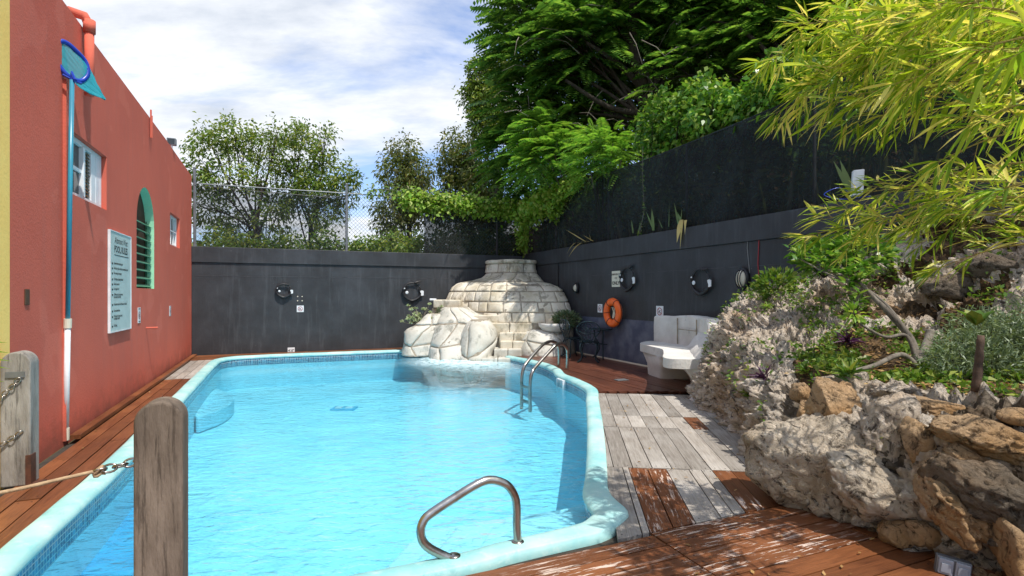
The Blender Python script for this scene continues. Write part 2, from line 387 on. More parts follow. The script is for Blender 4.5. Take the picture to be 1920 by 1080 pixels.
M = dict(
 under=simple('dark shade below deck', (.05, .04, .03), (.03, .025, .02), 9, .9, .2),
 stepw=simple('white step plaster', (.62, .76, .80), (.54, .71, .77), 4, .6, .05),
 stucco=m_stucco(), black=m_black_wall(), grey=m_wood('grey'), brown=m_wood('brown'), dark=m_wood('dark'), flaked=m_wood('flaked'),
 yellow=simple('yellow stucco', (.95, .66, .19), (.92, .60, .16), 3, .85, .3, 40),
 white=simple('white painted wood', (.78, .80, .82), (.70, .73, .76), 8, .4, .05),
 greenbar=simple('dark green bars', (.08, .22, .13), (.05, .16, .09), 4, .5, .1, 40),
 green=simple('mint green paint', (.33, .66, .43), (.28, .58, .38), 4, .7, .2, 40),
 coping=m_coping(), tiles=m_tiles(), basin=m_basin(), water=m_water(),
 dkblue=simple('deep blue drain and ledge shade', (.10, .42, .62), (.08, .36, .58), 3, .5, .05),
 steel=simple('weathered stainless steel', (.42, .40, .37), (.24, .19, .15), 14, .28, .12, 40, 1.0, .5, .45, .75),
 iron=simple('dark green cast iron', (.008, .022, .028), (.016, .034, .042), 12, .4, .2, 60, .3),
 orange=simple('orange buoy plastic', (.86, .14, .018), (.78, .12, .015), 6, .35, .05),
 rope=simple('tan rope', (.42, .30, .18), (.3, .2, .12), 30, .9, .5, 120),
 blackm=simple('black matte metal', (.012, .012, .014), (.02, .02, .022), 9, .45, .1),
 whitem=simple('white plastic', (.72, .74, .76), (.6, .62, .64), 9, .4, .05),
 cream=simple('cream sign board', (.66, .62, .50), (.6, .56, .45), 7, .6, .05),
 signw=simple('pale silver sign board', (.52, .62, .60), (.44, .54, .53), 5, .4, .05),
 ink=simple('black print', (.015, .015, .018), (.02, .02, .02), 5, .6, 0),
 redink=simple('dark red print', (.30, .03, .04), (.3, .03, .04), 5, .6, 0),
 cyan=simple('blue pole paint', (.03, .25, .36), (.04, .20, .30), 5, .3, .05),
 navy=simple('blue plastic hoop', (.01, .05, .40), (.01, .04, .34), 5, .3, .05),
 glass=simple('dark window glass', (.012, .016, .018), (.03, .035, .03), 4, .08, 0, spec=.6),
 louvre=simple('brown timber louvre', (.20, .11, .035), (.10, .05, .02), 12, .6, .2),
 inside=simple('dark interior plaster', (.10, .05, .025), (.05, .025, .015), 2, .9, .1),
 whitewash=m_plaster('whitewashed concrete', (.62, .60, .56), (.50, .475, .44), (.16, .145, .125), .60),
 block=m_plaster('cast limestone block', (.68, .63, .53), (.46, .40, .29), (.15, .13, .09), .52),
 slabw=m_plaster('pale cast stone slab', (.58, .56, .50), (.42, .40, .34), (.13, .13, .105), .53),
 mortar=simple('dark mortar joint', (.33, .285, .22), (.22, .19, .145), 12, .95, .3),
 rocka=m_coral('coral limestone', (.80, .71, .60), (.60, .49, .38), (.03, .022, .016), (.52, .34, .19), .8),
 rockb=m_coral('ochre limestone', (.60, .43, .27), (.46, .26, .11), (.05, .033, .02), (.42, .22, .075), .7),
 rockw=m_coral('white pitted limestone', (.80, .69, .55), (.60, .48, .35), (.04, .03, .022), (.40, .28, .16), .9),
 rockd=m_coral('weathered grey limestone', (.26, .215, .165), (.17, .135, .10), (.03, .022, .016), (.28, .16, .07), .8),
 soil=m_soil(),
 ground=simple('grassy ground', (.05, .075, .025), (.09, .08, .04), .5, .95, .4, 5),
 foam=simple('white foam with painted reflection', (.92, .96, .97), (.85, .92, .95), 6, .9, .6, 14),
 galv=simple('galvanised steel', (.20, .21, .22), (.14, .15, .16), 9, .5, .1, 40, .4),
 postw=m_bark('weathered post timber', (.21, .165, .13), (.095, .072, .055)),
 greyp=m_bark('bleached post timber', (.33, .31, .285), (.17, .155, .14)),
 bark=m_bark('grey brown bark', (.06, .048, .036), (.03, .024, .018)),
 barkl=m_bark('pale smooth bark', (.22, .195, .16), (.12, .10, .08)),
 screen=m_screen('black shade cloth', .82, (.008, .0095, .0105)), screenl=m_screen('thin black windbreak net', .42, (.005, .007, .010)),
 l_tree=m_leaf('mid green leaves', (.07, .14, .022), (.15, .23, .04), (.30, .32, .08)),
 l_olive=m_leaf('olive green leaves', (.07, .105, .025), (.13, .17, .045), (.22, .20, .07)),
 l_dark=m_leaf('deep green feathery leaves', (.035, .10, .022), (.10, .225, .04), (.22, .36, .075), .40),
 l_fern=m_leaf('bright green feathery leaves', (.08, .21, .03), (.15, .31, .045), (.24, .38, .07), .4),
 l_ivy=m_leaf('glossy creeper leaves', (.045, .13, .015), (.12, .26, .03), (.30, .40, .08), .3, .3),
 l_vine=m_leaf('lime green vine leaves', (.15, .30, .03), (.25, .40, .05), (.40, .46, .11), .4),
 l_bamboo=m_leaf('yellow green bamboo leaves', (.10, .22, .02), (.40, .50, .04), (.78, .66, .22), .42),
 l_sage=m_leaf('grey green leaves', (.085, .13, .065), (.15, .20, .105), (.24, .29, .16), .2),
 l_succ=m_leaf('pale green succulent leaves', (.34, .42, .22), (.48, .54, .32), (.56, .6, .42), .2),
 l_snake=m_leaf('sword shaped leaves', (.07, .13, .05), (.20, .27, .10), (.42, .40, .16), .25),
 l_purple=m_leaf('purple leaves', (.035, .008, .035), (.07, .015, .06), None, .2),
 l_low=m_leaf('low green weeds', (.06, .13, .015), (.12, .22, .03), (.26, .30, .06), .3),
 l_dry=m_leaf('dry fallen leaves', (.20, .11, .04), (.34, .20, .08), (.45, .30, .12), .1),
 culm=m_bark('yellow bamboo culm', (.42, .34, .10), (.30, .24, .08)),
)
# ------------------------------------------------------------------ ground
mb = MB()   # ground sheet with a hole under the pool and deck
poolhole = [W(-1.9, 2.0), W(6.0, 2.0), W(6.4, 15.1), W(-1.9, 15.1)]
S = 600
outer = [Vector((-S, -S, 0)), Vector((S, -S, 0)), Vector((S, S, 0)), Vector((-S, S, 0))]
tri = tessellate_polygon([outer, poolhole]); vv = outer + poolhole
g = MB(); g.add([(p.x, p.y, -.06) for p in vv], [t if ((vv[t[1]]-vv[t[0]]).cross(vv[t[2]]-vv[t[0]])).z > 0 else t[::-1] for t in tri])
tag(g.build('ground', M['ground']), kind='structure')
# raised ground retained by the right-hand wall
g = MB(); pts = []
for i in range(40):
    row = []
    for j in range(12):
        v = -3 + i * .8; u = 7.07 + j * j * .10
        row.append(W(u, v, 2.58 + (.0 if j < 3 else .48 * (j - 2)) + .08 * noise.noise(Vector((u, v, 0)))))
    pts.append(row)
g.grid(pts); tag(g.build('terrace_ground', M['soil'], smooth=True), kind='structure')

# ------------------------------------------------------------------ pool
edge_right = [(-.03, 13.06), (.28, 12.55), (.75, 11.65), (.96, 10.75), (1.0, 10.05), (1.2, 9.35), (1.33, 8.5), (1.22, 7.6), (1.05, 6.26), (.90, 5.2), (.80, 4.55), (.73, 4.06), (.79, 3.72)]
corner = [(.76, 3.60), (.60, 3.40)]
near = [(.41, 3.29), (0, 3.10), (-.415, 2.88)]
lft = [W(-1.0, 2.82), W(-1.38, 2.9), W(-1.5, 3.3), W(-1.52, 4.1), W(-1.46, 5.8), W(-1.48, 8), W(-1.5, 11), W(-1.5, 13.5), W(-1.4, 14.15), W(-1.05, 14.52), W(-.5, 14.62), W(.9, 14.62), W(2.4, 14.55), W(3.45, 14.5)]
path = [Vector((x, y, 0)) for x, y in edge_right + corner + near] + [Vector((p.x, p.y, 0)) for p in lft]
outl = crom(path, 10)
# resample evenly
def resample(pts, step):
    cum = [0.0]
    for a, b in zip(pts, pts[1:]): cum.append(cum[-1] + (b - a).length)
    n = int(cum[-1] / step); out = []; k = 0
    for i in range(n + 1):
        s = cum[-1] * i / n
        while k < len(pts) - 2 and cum[k + 1] < s: k += 1
        out.append(pts[k].lerp(pts[k + 1], (s - cum[k]) / max(1e-9, cum[k + 1] - cum[k])))
    return out
outl = resample(outl, .07)
def inward(pts, d):
    res = []
    for i, p in enumerate(pts):
        a, b = pts[max(0, i - 2)], pts[min(len(pts) - 1, i + 2)]
        t = (b - a).normalized(); n = Vector((t.y, -t.x, 0))       # clockwise loop -> right side is inside
        dd = d[i] if isinstance(d, list) else d
        res.append(p + n * dd)
    return res
# the loop runs right side -> near -> left -> back : clockwise seen from above
def cw(i):                                                   # coping is wider round the pointed corner
    p = outl[i]; k = math.exp(-((p - Vector((.74, 3.62, 0))).length / .45) ** 2)
    return 1 + .3 * k
pool = thing('swimming_pool', 'turquoise edged freeform swimming pool sunk into the timber deck', 'swimming pool', W(1.5, 8.0, 0))
prof = [(-.004, -.05), (-.004, .010), (.008, .018), (.05, .023), (.11, .022), (.150, .012), (.172, -.008), (.178, -.03), (.172, -.05), (.155, -.062)]
rows = [[q + Vector((0, 0, z + .006 * noise.noise(q * 2.3 + Vector((0, 0, z * 9))))) for q in inward(outl, [d * cw(i) for i in range(len(outl))])] for d, z in prof]
mb = MB(); mb.grid(rows); N = len(outl)
mb.f.append(tuple(r * N for r in range(len(prof)))); mb.m.append(0); mb.f.append(tuple(r * N + N - 1 for r in range(len(prof)))[::-1]); mb.m.append(0)
cop = mb.build('coping', M['coping'], pool, smooth=True)
cop.modifiers.new('n', 'SOLIDIFY').thickness = .0001
cop.modifiers.clear()
TI = inward(outl, [.158 * cw(i) for i in range(N)])
mb = MB(); mb.grid([[q + Vector((0, 0, z)) for q in TI] for z in (-.055, -.22)])
me = mb.mesh('tile_band'); uvl = me.uv_layers.new(name='UVMap'); arc = [0]
for a, b in zip(TI, TI[1:]): arc.append(arc[-1] + (b - a).length)
for lp in me.loops:
    k = lp.vertex_index; uvl.data[lp.index].uv = (arc[k % N], .0 if k < N else .165)
link('tile_band', me, M['tiles'], pool)
WI = [q for q in TI]
back_under = [W(4.3, 14.7), W(5.1, 14.0), W(5.35, 13.0)]
loop = WI + [Vector((p.x, p.y, 0)) for p in back_under]
mb = MB(); mb.grid([[q + Vector((0, 0, z)) for q in loop + [loop[0]]] for z in (-.22, -.5, -.76)])
lp2 = [(p.x, p.y) for p in loop]
tri = tessellate_polygon([[Vector((x, y, 0)) for x, y in lp2]]); n0 = len(mb.v)
mb.add([(x, y, -.76) for x, y in lp2], [t if ((Vector(lp2[t[1]]) - Vector(lp2[t[0]])).cross(Vector(lp2[t[2]]) - Vector(lp2[t[0]]))) > 0 else t[::-1] for t in tri])
mb.build('basin', M['basin'], pool)
WATER_Z = -.115
wl = [(p.x, p.y) for p in inward(outl, [.165 * cw(i) for i in range(N)])] + [(p.x, p.y) for p in back_under]
tri = tessellate_polygon([[Vector((x, y, 0)) for x, y in wl]])
mb = MB(); mb.add([(x, y, WATER_Z) for x, y in wl], [t if ((Vector(wl[t[1]]) - Vector(wl[t[0]])).cross(Vector(wl[t[2]]) - Vector(wl[t[0]]))) > 0 else t[::-1] for t in tri])
tag(mb.build('water', M['water']), kind='structure')
# underwater steps at the near right corner, and the shallow ledges on the far left and left side
def slab(poly, z0, z1, name, mat='basin'):
    m_ = MB(); m_.prism(poly, z0, z1); return m_.build(name, M[mat], pool, bevel=.02)
slab([(.72, 3.62), (.60, 4.3), (-.15, 3.95), (-.35, 3.12), (.3, 3.3)], -.74, -.20, 'underwater_step', 'stepw')
slab([(.72, 3.9), (.66, 4.78), (-.45, 4.3), (-.80, 3.0), (-.1, 3.2)], -.745, -.36, 'underwater_step', 'stepw')
slab([(.74, 4.2), (.70, 5.2), (-.8, 4.65), (-1.2, 2.9), (-.4, 3.0)], -.75, -.54, 'underwater_step', 'stepw')
led = [W(-1.34, 10.2), W(-1.1, 10.3), W(-.92, 10.8), W(-.86, 11.4), W(-.92, 12.0), W(-1.12, 12.5), W(-1.34, 12.7)]
slab([(p.x, p.y) for p in crom(led, 5, True)], -.75, -.48, 'underwater_ledge')
sl = [W(-1.34, 3.0), W(-.85, 3.0), W(-.8, 5.4), W(-.95, 6.6), W(-1.34, 6.8)]
slab([(p.x, p.y) for p in sl], -.75, -.5, 'underwater_ledge', 'dkblue')  # deep blue puts the shadow along this ledge into its colour
# floor drain: blue frame with two pale grilles
dc = Vector((-3.3, 10.6, -.745)); mb = MB(); mb.box(dc, .46, .30, .03); fd = mb.build('floor_drain', M['dkblue'], pool)
for s in (-1, 1):
    mb = MB(); mb.box(dc + Vector((.1 * s, 0, .02)), .13, .16, .012); mb.build('drain_grille', M['whitem'], fd)
# skimmer mouth under the coping on the right
k = min(range(N), key=lambda i: (outl[i] - Vector((1.03, 9.75, 0))).length)
tt = (outl[k + 2] - outl[k - 2]).normalized(); nn = Vector((tt.y, -tt.x, 0)); c = outl[k] + nn * .19
mb = MB(); ax = (tt, nn, Vector((0, 0, 1)))
for dz in (-.045, -.185): mb.box(c + Vector((0, 0, dz)), .30, .06, .02, ax)
for s in (-1, 1): mb.box(c + tt * (.14 * s) + Vector((0, 0, -.115)), .02, .06, .12, ax)
mb.box(c - nn * .02 + Vector((0, 0, -.115)), .26, .01, .12, ax)
mb.build('skimmer', M['whitem'], pool)

# ------------------------------------------------------------------ timber deck, plank by plank
deck = thing('timber_deck', None, None, (0, 0, 0), kind='structure')
keep = inward(outl, [.05] * N)
pool_poly = [Vector((p.x, p.y)) for p in keep] + [Vector((p.x, p.y)) for p in (W(4.3, 14.6), W(5.1, 14.0), W(5.3, 13.0))]
def in_poly(x, y, poly):
    c = False; n = len(poly); j = n - 1
    for i in range(n):
        if (poly[i].y > y) != (poly[j].y > y) and x < (poly[j].x - poly[i].x) * (y - poly[i].y) / (poly[j].y - poly[i].y) + poly[i].x: c = not c
        j = i
    return c
n_plank = 0; SCREWS = []
def plank(quad, mat, extra=None, z=0.0, th=.035):
    """quad: four plan points; first edge runs along the plank. Cut to the pool edge."""
    global n_plank
    quad = [Vector((q[0], q[1])) for q in quad]
    if sum(quad[i].x * quad[(i+1) % 4].y - quad[(i+1) % 4].x * quad[i].y for i in range(4)) < 0: quad = [quad[1], quad[0], quad[3], quad[2]]
    c = sum(quad, Vector((0, 0))) / 4; d = (quad[1] - quad[0]).normalized(); ang = math.atan2(d.y, d.x)
    x0, x1 = min(q.x for q in quad), max(q.x for q in quad); y0, y1 = min(q.y for q in quad), max(q.y for q in quad)
    near_pool = any(x0 - .3 < p.x < x1 + .3 and y0 - .3 < p.y < y1 + .3 for p in pool_poly)
    if near_pool:
        np_ = len(pool_poly)
        vs_ = quad + pool_poly
        V, E, Fc, ov, oe, of = delaunay_2d_cdt(vs_, [(4 + i, 4 + (i + 1) % np_) for i in range(np_)], [list(range(4))], 1, 1e-5, True)
        fs = []
        for f in Fc:
            m2 = sum((V[i] for i in f), Vector((0, 0))) / len(f)
            if in_poly(m2.x, m2.y, quad) and not in_poly(m2.x, m2.y, pool_poly): fs.append(tuple(f))
        if not fs: return
        used = sorted({i for f in fs for i in f}); mp_ = {a: b for b, a in enumerate(used)}
        V = [V[i] for i in used]; fs = [tuple(mp_[i] for i in f) for f in fs]
    else: V = quad; fs = [(0, 1, 2, 3)]
    cnt = {}
    for f in fs:
        for a, b in zip(f, f[1:] + f[:1]): cnt[(a, b)] = 1
    bd = [(a, b) for (a, b) in cnt if (b, a) not in cnt]
    n = len(V); ca, sa = math.cos(-ang), math.sin(-ang)
    L = [((p.x - c.x) * ca - (p.y - c.y) * sa, (p.x - c.x) * sa + (p.y - c.y) * ca) for p in V]
    jz = random.uniform(-.003, .003)
    vv = [(x, y, 0) for x, y in L] + [(x, y, -th) for x, y in L]
    ff = list(fs) + [(b, a, a + n, b + n) for a, b in bd]
    me = bpy.data.meshes.new('plank'); me.from_pydata(vv, [], ff); me.update()
    o = link('plank', me, M[mat], deck, (c.x, c.y, z + jz)); o.rotation_euler = (random.uniform(-.004, .004), 0, ang)
    n_plank += 1
    hw_, hl_ = (quad[2] - quad[1]).length / 2, (quad[1] - quad[0]).length / 2
    for sx in (-1, 1):
        for sy in (-1, 1):
            lx, ly = sx * (hl_ - .045), sy * hw_ * .55; wx, wy = c.x + lx * d.x - ly * d.y, c.y + lx * d.y + ly * d.x
            if hl_ > .2 and hw_ > .03 and not in_poly(wx, wy, pool_poly): SCREWS.append((wx, wy, z + jz + .0022))
    return o
GAP = .005
def rows_uv(u0, u1, vs_, mat, cuts=(), along='u'):
    """planks along u (rows at successive v)"""
    for i, (a, b) in enumerate(zip(vs_, vs_[1:])):
        cs = [u0] + [c + random.uniform(-.002, .002) for c in (cuts[i % len(cuts)] if cuts else [])] + [u1]
        for x, y in zip(cs, cs[1:]):
            m_ = mat(x, a) if callable(mat) else mat
            q = [W(x + GAP, a + GAP), W(y - GAP, a + GAP), W(y - GAP, b - GAP), W(x + GAP, b - GAP)] if along == 'u' else \
                [W(a + GAP, x + GAP), W(a + GAP, y - GAP), W(b - GAP, y - GAP), W(b - GAP, x + GAP)]
            plank(q, m_)
# left strip between the red wall and the pool
lu = [-1.93, -1.79, -1.64, -1.49, -1.36]
rows_uv(4.0, 11.1, lu, 'brown', [(6.1, 8.7), (5.0, 7.6, 10.0), (6.7, 9.3), (5.4, 8.2)], 'v')
rows_uv(1.8, 4.0, [-3.0 + .15 * i for i in range(12)], 'brown', [(3.0,), (2.4,)], 'v')
rows_uv(4.0, 5.5, [-3.0 + .15 * i for i in range(7)], 'brown', [], 'v')
rows_uv(11.1, 14.05, lu, 'grey', [(12.6,), (12.0, 13.4), (12.9,), (12.2,)], 'v')
rows_uv(-2.0, 4.3, [14.05, 14.2, 14.35, 14.5, 14.66, 14.84, 15.0, 15.17], 'brown', [(.6, 2.5), (1.4,), (-.3, 2.0)])
# raised edging board along the foot of the wall
for a, b in ((6.9, 9.2), (9.21, 11.4), (11.41, 13.2), (13.21, 15.1)):
    m_ = MB(); m_.box((0, 0, 0), b - a, .09, .045)
    o = m_.build('edging_board', M['brown'], deck, loc=(0, 0, 0)); o.location = W(-1.985, (a + b) / 2, .022); o.rotation_euler = (0, 0, R(113))
# near strip: rows along u, mitred joint at u = 2.1
vr = [2.75 - .147 * i for i in range(13)][::-1]
rows_uv(-1.9, 2.12, vr, 'flaked', [(.1,), (-.6, 1.05), (.55,)])
for i, (a, b) in enumerate(zip(vr, vr[1:])):
    k = len(vr) - 2 - i
    rt = 6.2; q = lambda x, y, c_, d_: [W(x + GAP, c_ + GAP + .02), W(y - GAP, c_ + GAP + .02), W(y - GAP, d_ - GAP + .02), W(x + GAP, d_ - GAP + .02)]
    cut = 3.35 + (k % 3) * .5
    plank(q(2.12, cut, a, b), 'flaked' if k < 4 else 'brown'); plank(q(cut, rt, a, b), 'brown')
# modules on the right of the pool, planks turned a few degrees
CR, SR = math.cos(R(-6.2)), math.sin(R(-6.2))
def Rm(x, y): return (x * CR - (y - 4.75) * SR, x * SR + (y - 4.75) * CR + 4.75)
def module(y0, y1, x0, x1, w, mats, clipline=False):
    x = x0; i = 0
    while x < x1:
        wi = w if not isinstance(mats[i % len(mats)], tuple) else mats[i % len(mats)][1]
        mt = mats[i % len(mats)] if not isinstance(mats[i % len(mats)], tuple) else mats[i % len(mats)][0]
        a, b = x + GAP * .8, x + wi - GAP * .8
        lo = y0
        if clipline:                        # ends on the slanting first row of the near strip
            def yl(xx):
                yy = y0
                for _ in range(8):
                    p = Rm(xx, yy); uvp = UV(*p); yy += (2.78 - uvp[1]) / CA * .95
                return yy + .008
            ql = [Rm(a, yl(a)), Rm(a, y1 - GAP), Rm(b, y1 - GAP), Rm(b, yl(b))]
        else: ql = [Rm(a, y0 + GAP), Rm(a, y1 - GAP), Rm(b, y1 - GAP), Rm(b, y0 + GAP)]
        if ql[1][1] > ql[0][1] + .05: plank(ql, mt)
        x += wi; i += 1
module(3.3, 4.78, .80, 3.2, .16, ['grey', ('grey', .05), 'flaked', 'flaked', ('grey', .19), ('grey', .10), ('grey', .09), 'flaked', 'brown', 'brown', 'brown', 'grey', 'brown'], True)
module(4.78, 6.22, .72, 3.0, .165, ['grey'])
module(6.22, 6.80, .70, 1.86, .168, ['grey']); module(6.22, 6.80, 1.878, 2.05, .168, ['flaked']); module(6.22, 6.80, 2.046, 3.0, .168, ['grey'])
module(6.80, 8.30, .70, 3.0, .168, ['grey'])
# shaded corner deck, rows along v
ymin = 8.33
for i in range(26):
    u = 3.9 + i * .145
    v_lo = (ymin - (u + .07) * SA) / CA
    for a, b in ((v_lo, v_lo + 1.3 + (i % 3) * .6), (v_lo + 1.3 + (i % 3) * .6, 15.1)):
        if u > 6.85: continue
        plank([W(u + GAP * .6, a + GAP), W(u + GAP * .6, b - GAP), W(u + .145 - GAP * .6, b - GAP), W(u + .145 - GAP * .6, a + GAP)], 'dark')
sm = MB()
for p in SCREWS: sm.add([(p[0] + .0055 * math.cos(k * 1.0472), p[1] + .0055 * math.sin(k * 1.0472), p[2]) for k in range(6)], [(0, 1, 2, 3, 4, 5)])
sm.build('screw_heads', M['blackm'], deck, kind='stuff')
sub = MB()   # dark sheet painted as the shade beneath, so the gaps read dark
sub_poly = [W(-3.2, 1.0), W(6.3, 1.0), W(6.93, 8), W(6.93, 15.18), W(-2.05, 15.18), W(-2.05, 5.7), W(-3.2, 5.7)]
o_ = [Vector((p.x, p.y, 0)) for p in sub_poly]; h_ = [Vector((p.x, p.y, 0)) for p in pool_poly]
tri = tessellate_polygon([o_, h_]); vv = o_ + h_
sub.add([(p.x, p.y, -.05) for p in vv], [t if ((vv[t[1]]-vv[t[0]]).cross(vv[t[2]]-vv[t[0]])).z > 0 else t[::-1] for t in tri])
sub.build('deck_gap_shade', M['under'], deck)
# small floor drain plate on the shaded deck
mb = MB(); c = G(1165, 713); mb.box((0, 0, 0), .22, .16, .008); o = mb.build('deck_drain_plate', M['galv'], loc=(0, 0, 0)); o.location = (c.x, c.y, .009); o.rotation_euler = (0, 0, R(23))
tag(o, 'small silver metal plate let into the dark red corner deck', 'drain plate')

# ------------------------------------------------------------------ walls
def black_wall(name, label, a, b, top, nrm):
    t = thing(name, label, 'wall', (a[0], a[1], 0)); a, b = Vector((*a, 0)), Vector((*b, 0)); d = (b - a).normalized(); n = Vector((*nrm, 0)).normalized()
    def bx(n0, n1, z0, z1, nm, s0=0, s1=None, mat='black', bev=.008):
        s1 = (b - a).length if s1 is None else s1
        m_ = MB(); q = [a + d * s0 + n * n0, a + d * s1 + n * n0, a + d * s1 + n * n1, a + d * s0 + n * n1]
        if (q[1] - q[0]).cross(q[3] - q[0]).z < 0: q = q[::-1]
        m_.hexa([p + Vector((0, 0, z0)) for p in q], [p + Vector((0, 0, z1)) for p in q]); return m_.build(nm, M[mat], t, bevel=bev)
    bx(0, -.2, -.3, top - .39, 'wall_face'); bx(.035, -.22, top - .39, top, 'top_beam')
    return t, bx
bw, bxb = black_wall('black_back_wall', 'long black painted wall along the far end of the pool', tuple(W(-2.07, 15.2))[:2], tuple(W(6.95, 15.2))[:2], 2.68, (SA, -CA))
rw, bxr = black_wall('black_side_wall', 'long black painted wall on the right behind the life ring', tuple(W(6.95, 15.2))[:2], tuple(W(6.95, -2))[:2], 2.75, (-CA, -SA))
# hairline render joint and expansion joints
# pale patch of bare render low on the side wall, with a cut edge
m_ = MB(); m_.uvbox(6.938, 6.9495, 8.3, 12.3, -.02, .95); m_.build('bare_render_patch', simple('scuffed slate blue render', (.055, .062, .10), (.14, .15, .19), 3.2, .7, .4, 14, lo=.4, hi=.75), rw)
for (v, z0, z1) in ((13.1, .0, 2.36),):
    m_ = MB(); m_.uvbox(6.925, 6.9495, v - .02, v + .02, z0, z1); m_.build('cable_conduit', M['blackm'], rw)
for (px, y0, y1, mt) in ((1404, 418, 512, 'galv'), (1424, 428, 560, 'redink')):
    v, z = on_u(px, y0, 6.94); _, z1 = on_u(px, y1, 6.94); m_ = MB(); m_.tube([W(6.94, v, z), W(6.94, v + .03, (z + z1) / 2), W(6.94, v - .02, z1)], .008, 6); m_.build('wall_cable', M[mt], rw)
for u in (1.2, 4.4):
    m_ = MB(); m_.uvbox(u - .003, u + .003, 15.196, 15.1995, 0, 2.28); m_.build('expansion_joint', M['blackm'], bw)
for wall_, ax_ in ((bw, 'u'), (rw, 'v')):
    m_ = MB()
    (m_.uvbox(-2.0, 6.9, 15.195, 15.1995, 1.955, 1.962) if ax_ == 'u' else m_.uvbox(6.945, 6.9495, 3, 15.1, 1.955, 1.962)); m_.build('render_joint', simple('pale chalky joint', (.10, .10, .11), (.04, .04, .045), 5, .9, 0), wall_)
m_ = MB(); m_.uvbox(6.93, 6.9497, 8.9, 12.3, -.02, .03); m_.build('skirting', M['cream'], rw)

# ------------------------------------------------------------------ red building
U0 = -2.07
bld = thing('red_building', 'single storey coral red rendered building left of the pool', 'building', W(U0, 10, 0))
def arch_pts(v0, v1, z0, zs, zt, n=14):
    c = (v0 + v1) / 2; r = (v1 - v0) / 2
    return [(v0, z0), (v1, z0)] + [(c + r * math.cos(math.pi * k / n), zs + (zt - zs) * math.sin(math.pi * k / n)) for k in range(n + 1)]
wA = [on_u(px, py, U0) for px, py in ((140, 252), (200, 291), (200, 394), (140, 366))]
v0w, v1w = on_u(136, 300, U0)[0], wA[1][0]; z1w = (wA[1][1] + wA[0][1]) / 2 ; z0w = (wA[2][1] + wA[3][1]) / 2
a0 = on_u(256, 540, U0); a1 = on_u(289, 541, U0); at_ = on_u(272, 351, U0); asx = on_u(289, 430, U0)
wB = [on_u(px, py, U0) for px, py in ((319, 398), (337, 410), (338, 466), (319, 459))]
hole_w = [(v0w, z0w), (v1w, z0w), (v1w, z1w), (v0w, z1w)]
hole_a = arch_pts(a0[0], a1[0], a0[1], asx[1], at_[1])
vb0, vb1 = wB[0][0], wB[1][0]; zb0, zb1 = (wB[2][1] + wB[3][1]) / 2, (wB[0][1] + wB[1][1]) / 2
hole_b = [(vb0, zb0), (vb1, zb0), (vb1, zb1), (vb0, zb1)]
print('holes', hole_w, a0, a1, at_, asx, hole_b)
oloop = [(5.66, -.1), (15.22, -.1), (15.22, 4.40), (12, 4.47), (8, 4.49), (6.5, 4.50), (6.15, 4.54), (5.66, 4.72)]
D = .13
def wall_panel(u, outer, holes, name, mats, parent, thick=D, revealmats=None):
    loops = [outer] + holes; flat = [p for l_ in loops for p in l_]
    tri = tessellate_polygon([[Vector((p[0], p[1], 0)) for p in l_] for l_ in loops]); m_ = MB(); n = len(flat)
    fs = []
    for t in tri:
        A, B, C = (Vector((W(u, *flat[i])[:])) for i in t)
        nr = (B - A).cross(C - A)
        if nr.dot(Vector((CA, SA, 0))) < 0: t = t[::-1]
        fs += [tuple(t), tuple(i + n for i in t[::-1])]
    m_.add([W(u, v, z) for v, z in flat] + [W(u - thick, v, z) for v, z in flat], fs)
    s = 0
    for li, l_ in enumerate(loops):
        k = len(l_)
        for i in range(k):
            a, b = s + i, s + (i + 1) % k
            m_.f.append((a, b, b + n, a + n)); m_.m.append((revealmats or [0] * len(loops))[li])
        s += k
    return m_.build(name, mats, parent)
ow = wall_panel(U0, oloop, [hole_w, hole_a, hole_b], 'wall', [M['stucco'], M['green']], bld, D, [0, 0, 1, 0])
m_ = MB(); m_.uvbox(-6.5, U0 - D - .9, 5.7, 15.2, 0, 4.3); m_.build('inner_wall', M['inside'], bld)
m_ = MB(); m_.uvbox(-6.5, U0 - D, 5.7, 15.2, 4.25, 4.33); m_.build('roof', M['inside'], bld)
m_ = MB(); m_.uvbox(-6.5, U0 - D - .002, 15.0, 15.22, -.1, 4.38); m_.build('end_wall', M['stucco'], bld)
m_ = MB(); m_.uvbox(-6.5, U0 - D - .002, 5.66, 5.9, -.1, 4.5); m_.build('end_wall', M['stucco'], bld)
def uvb(par, mat, name, u0, u1, v0, v1, z0, z1, bevel=.004):
    m_ = MB(); m_.uvbox(u0, u1, v0, v1, z0, z1); return m_.build(name, M[mat], par, bevel=bevel)
# window with sliding sash, louvres and white boards
def framed(name, v0, v1, z0, z1, u, par=bld, th=.05):
    m_ = MB()
    m_.uvbox(u - .06, u, v0, v1, z1 - th, z1); m_.uvbox(u - .06, u, v0, v1, z0, z0 + th)
    m_.uvbox(u - .06, u, v0, v0 + th, z0 + th, z1 - th); m_.uvbox(u - .06, u, v1 - th, v1, z0 + th, z1 - th)
    return m_.build(name, M['white'], par)
uw = U0 - .055
fr_ = framed('window', v0w + .005, v1w - .005, z0w + .005, z1w - .005, uw)
vm = on_u(156, 300, uw)[0]
uvb(fr_, 'glass', 'pane', uw - .05, uw - .035, v0w + .05, vm, z0w + .05, z1w - .05)
uvb(fr_, 'white', 'muntin', uw - .05, uw + .012, vm - .025, vm + .03, z0w + .052, z1w - .052)
uvb(fr_, 'white', 'muntin', uw - .032, uw - .008, v0w + .05, vm - .026, (z0w + z1w) / 2 - .02, (z0w + z1w) / 2 + .02)
vl0, vl1 = vm + .035, on_u(171, 300, uw)[0]
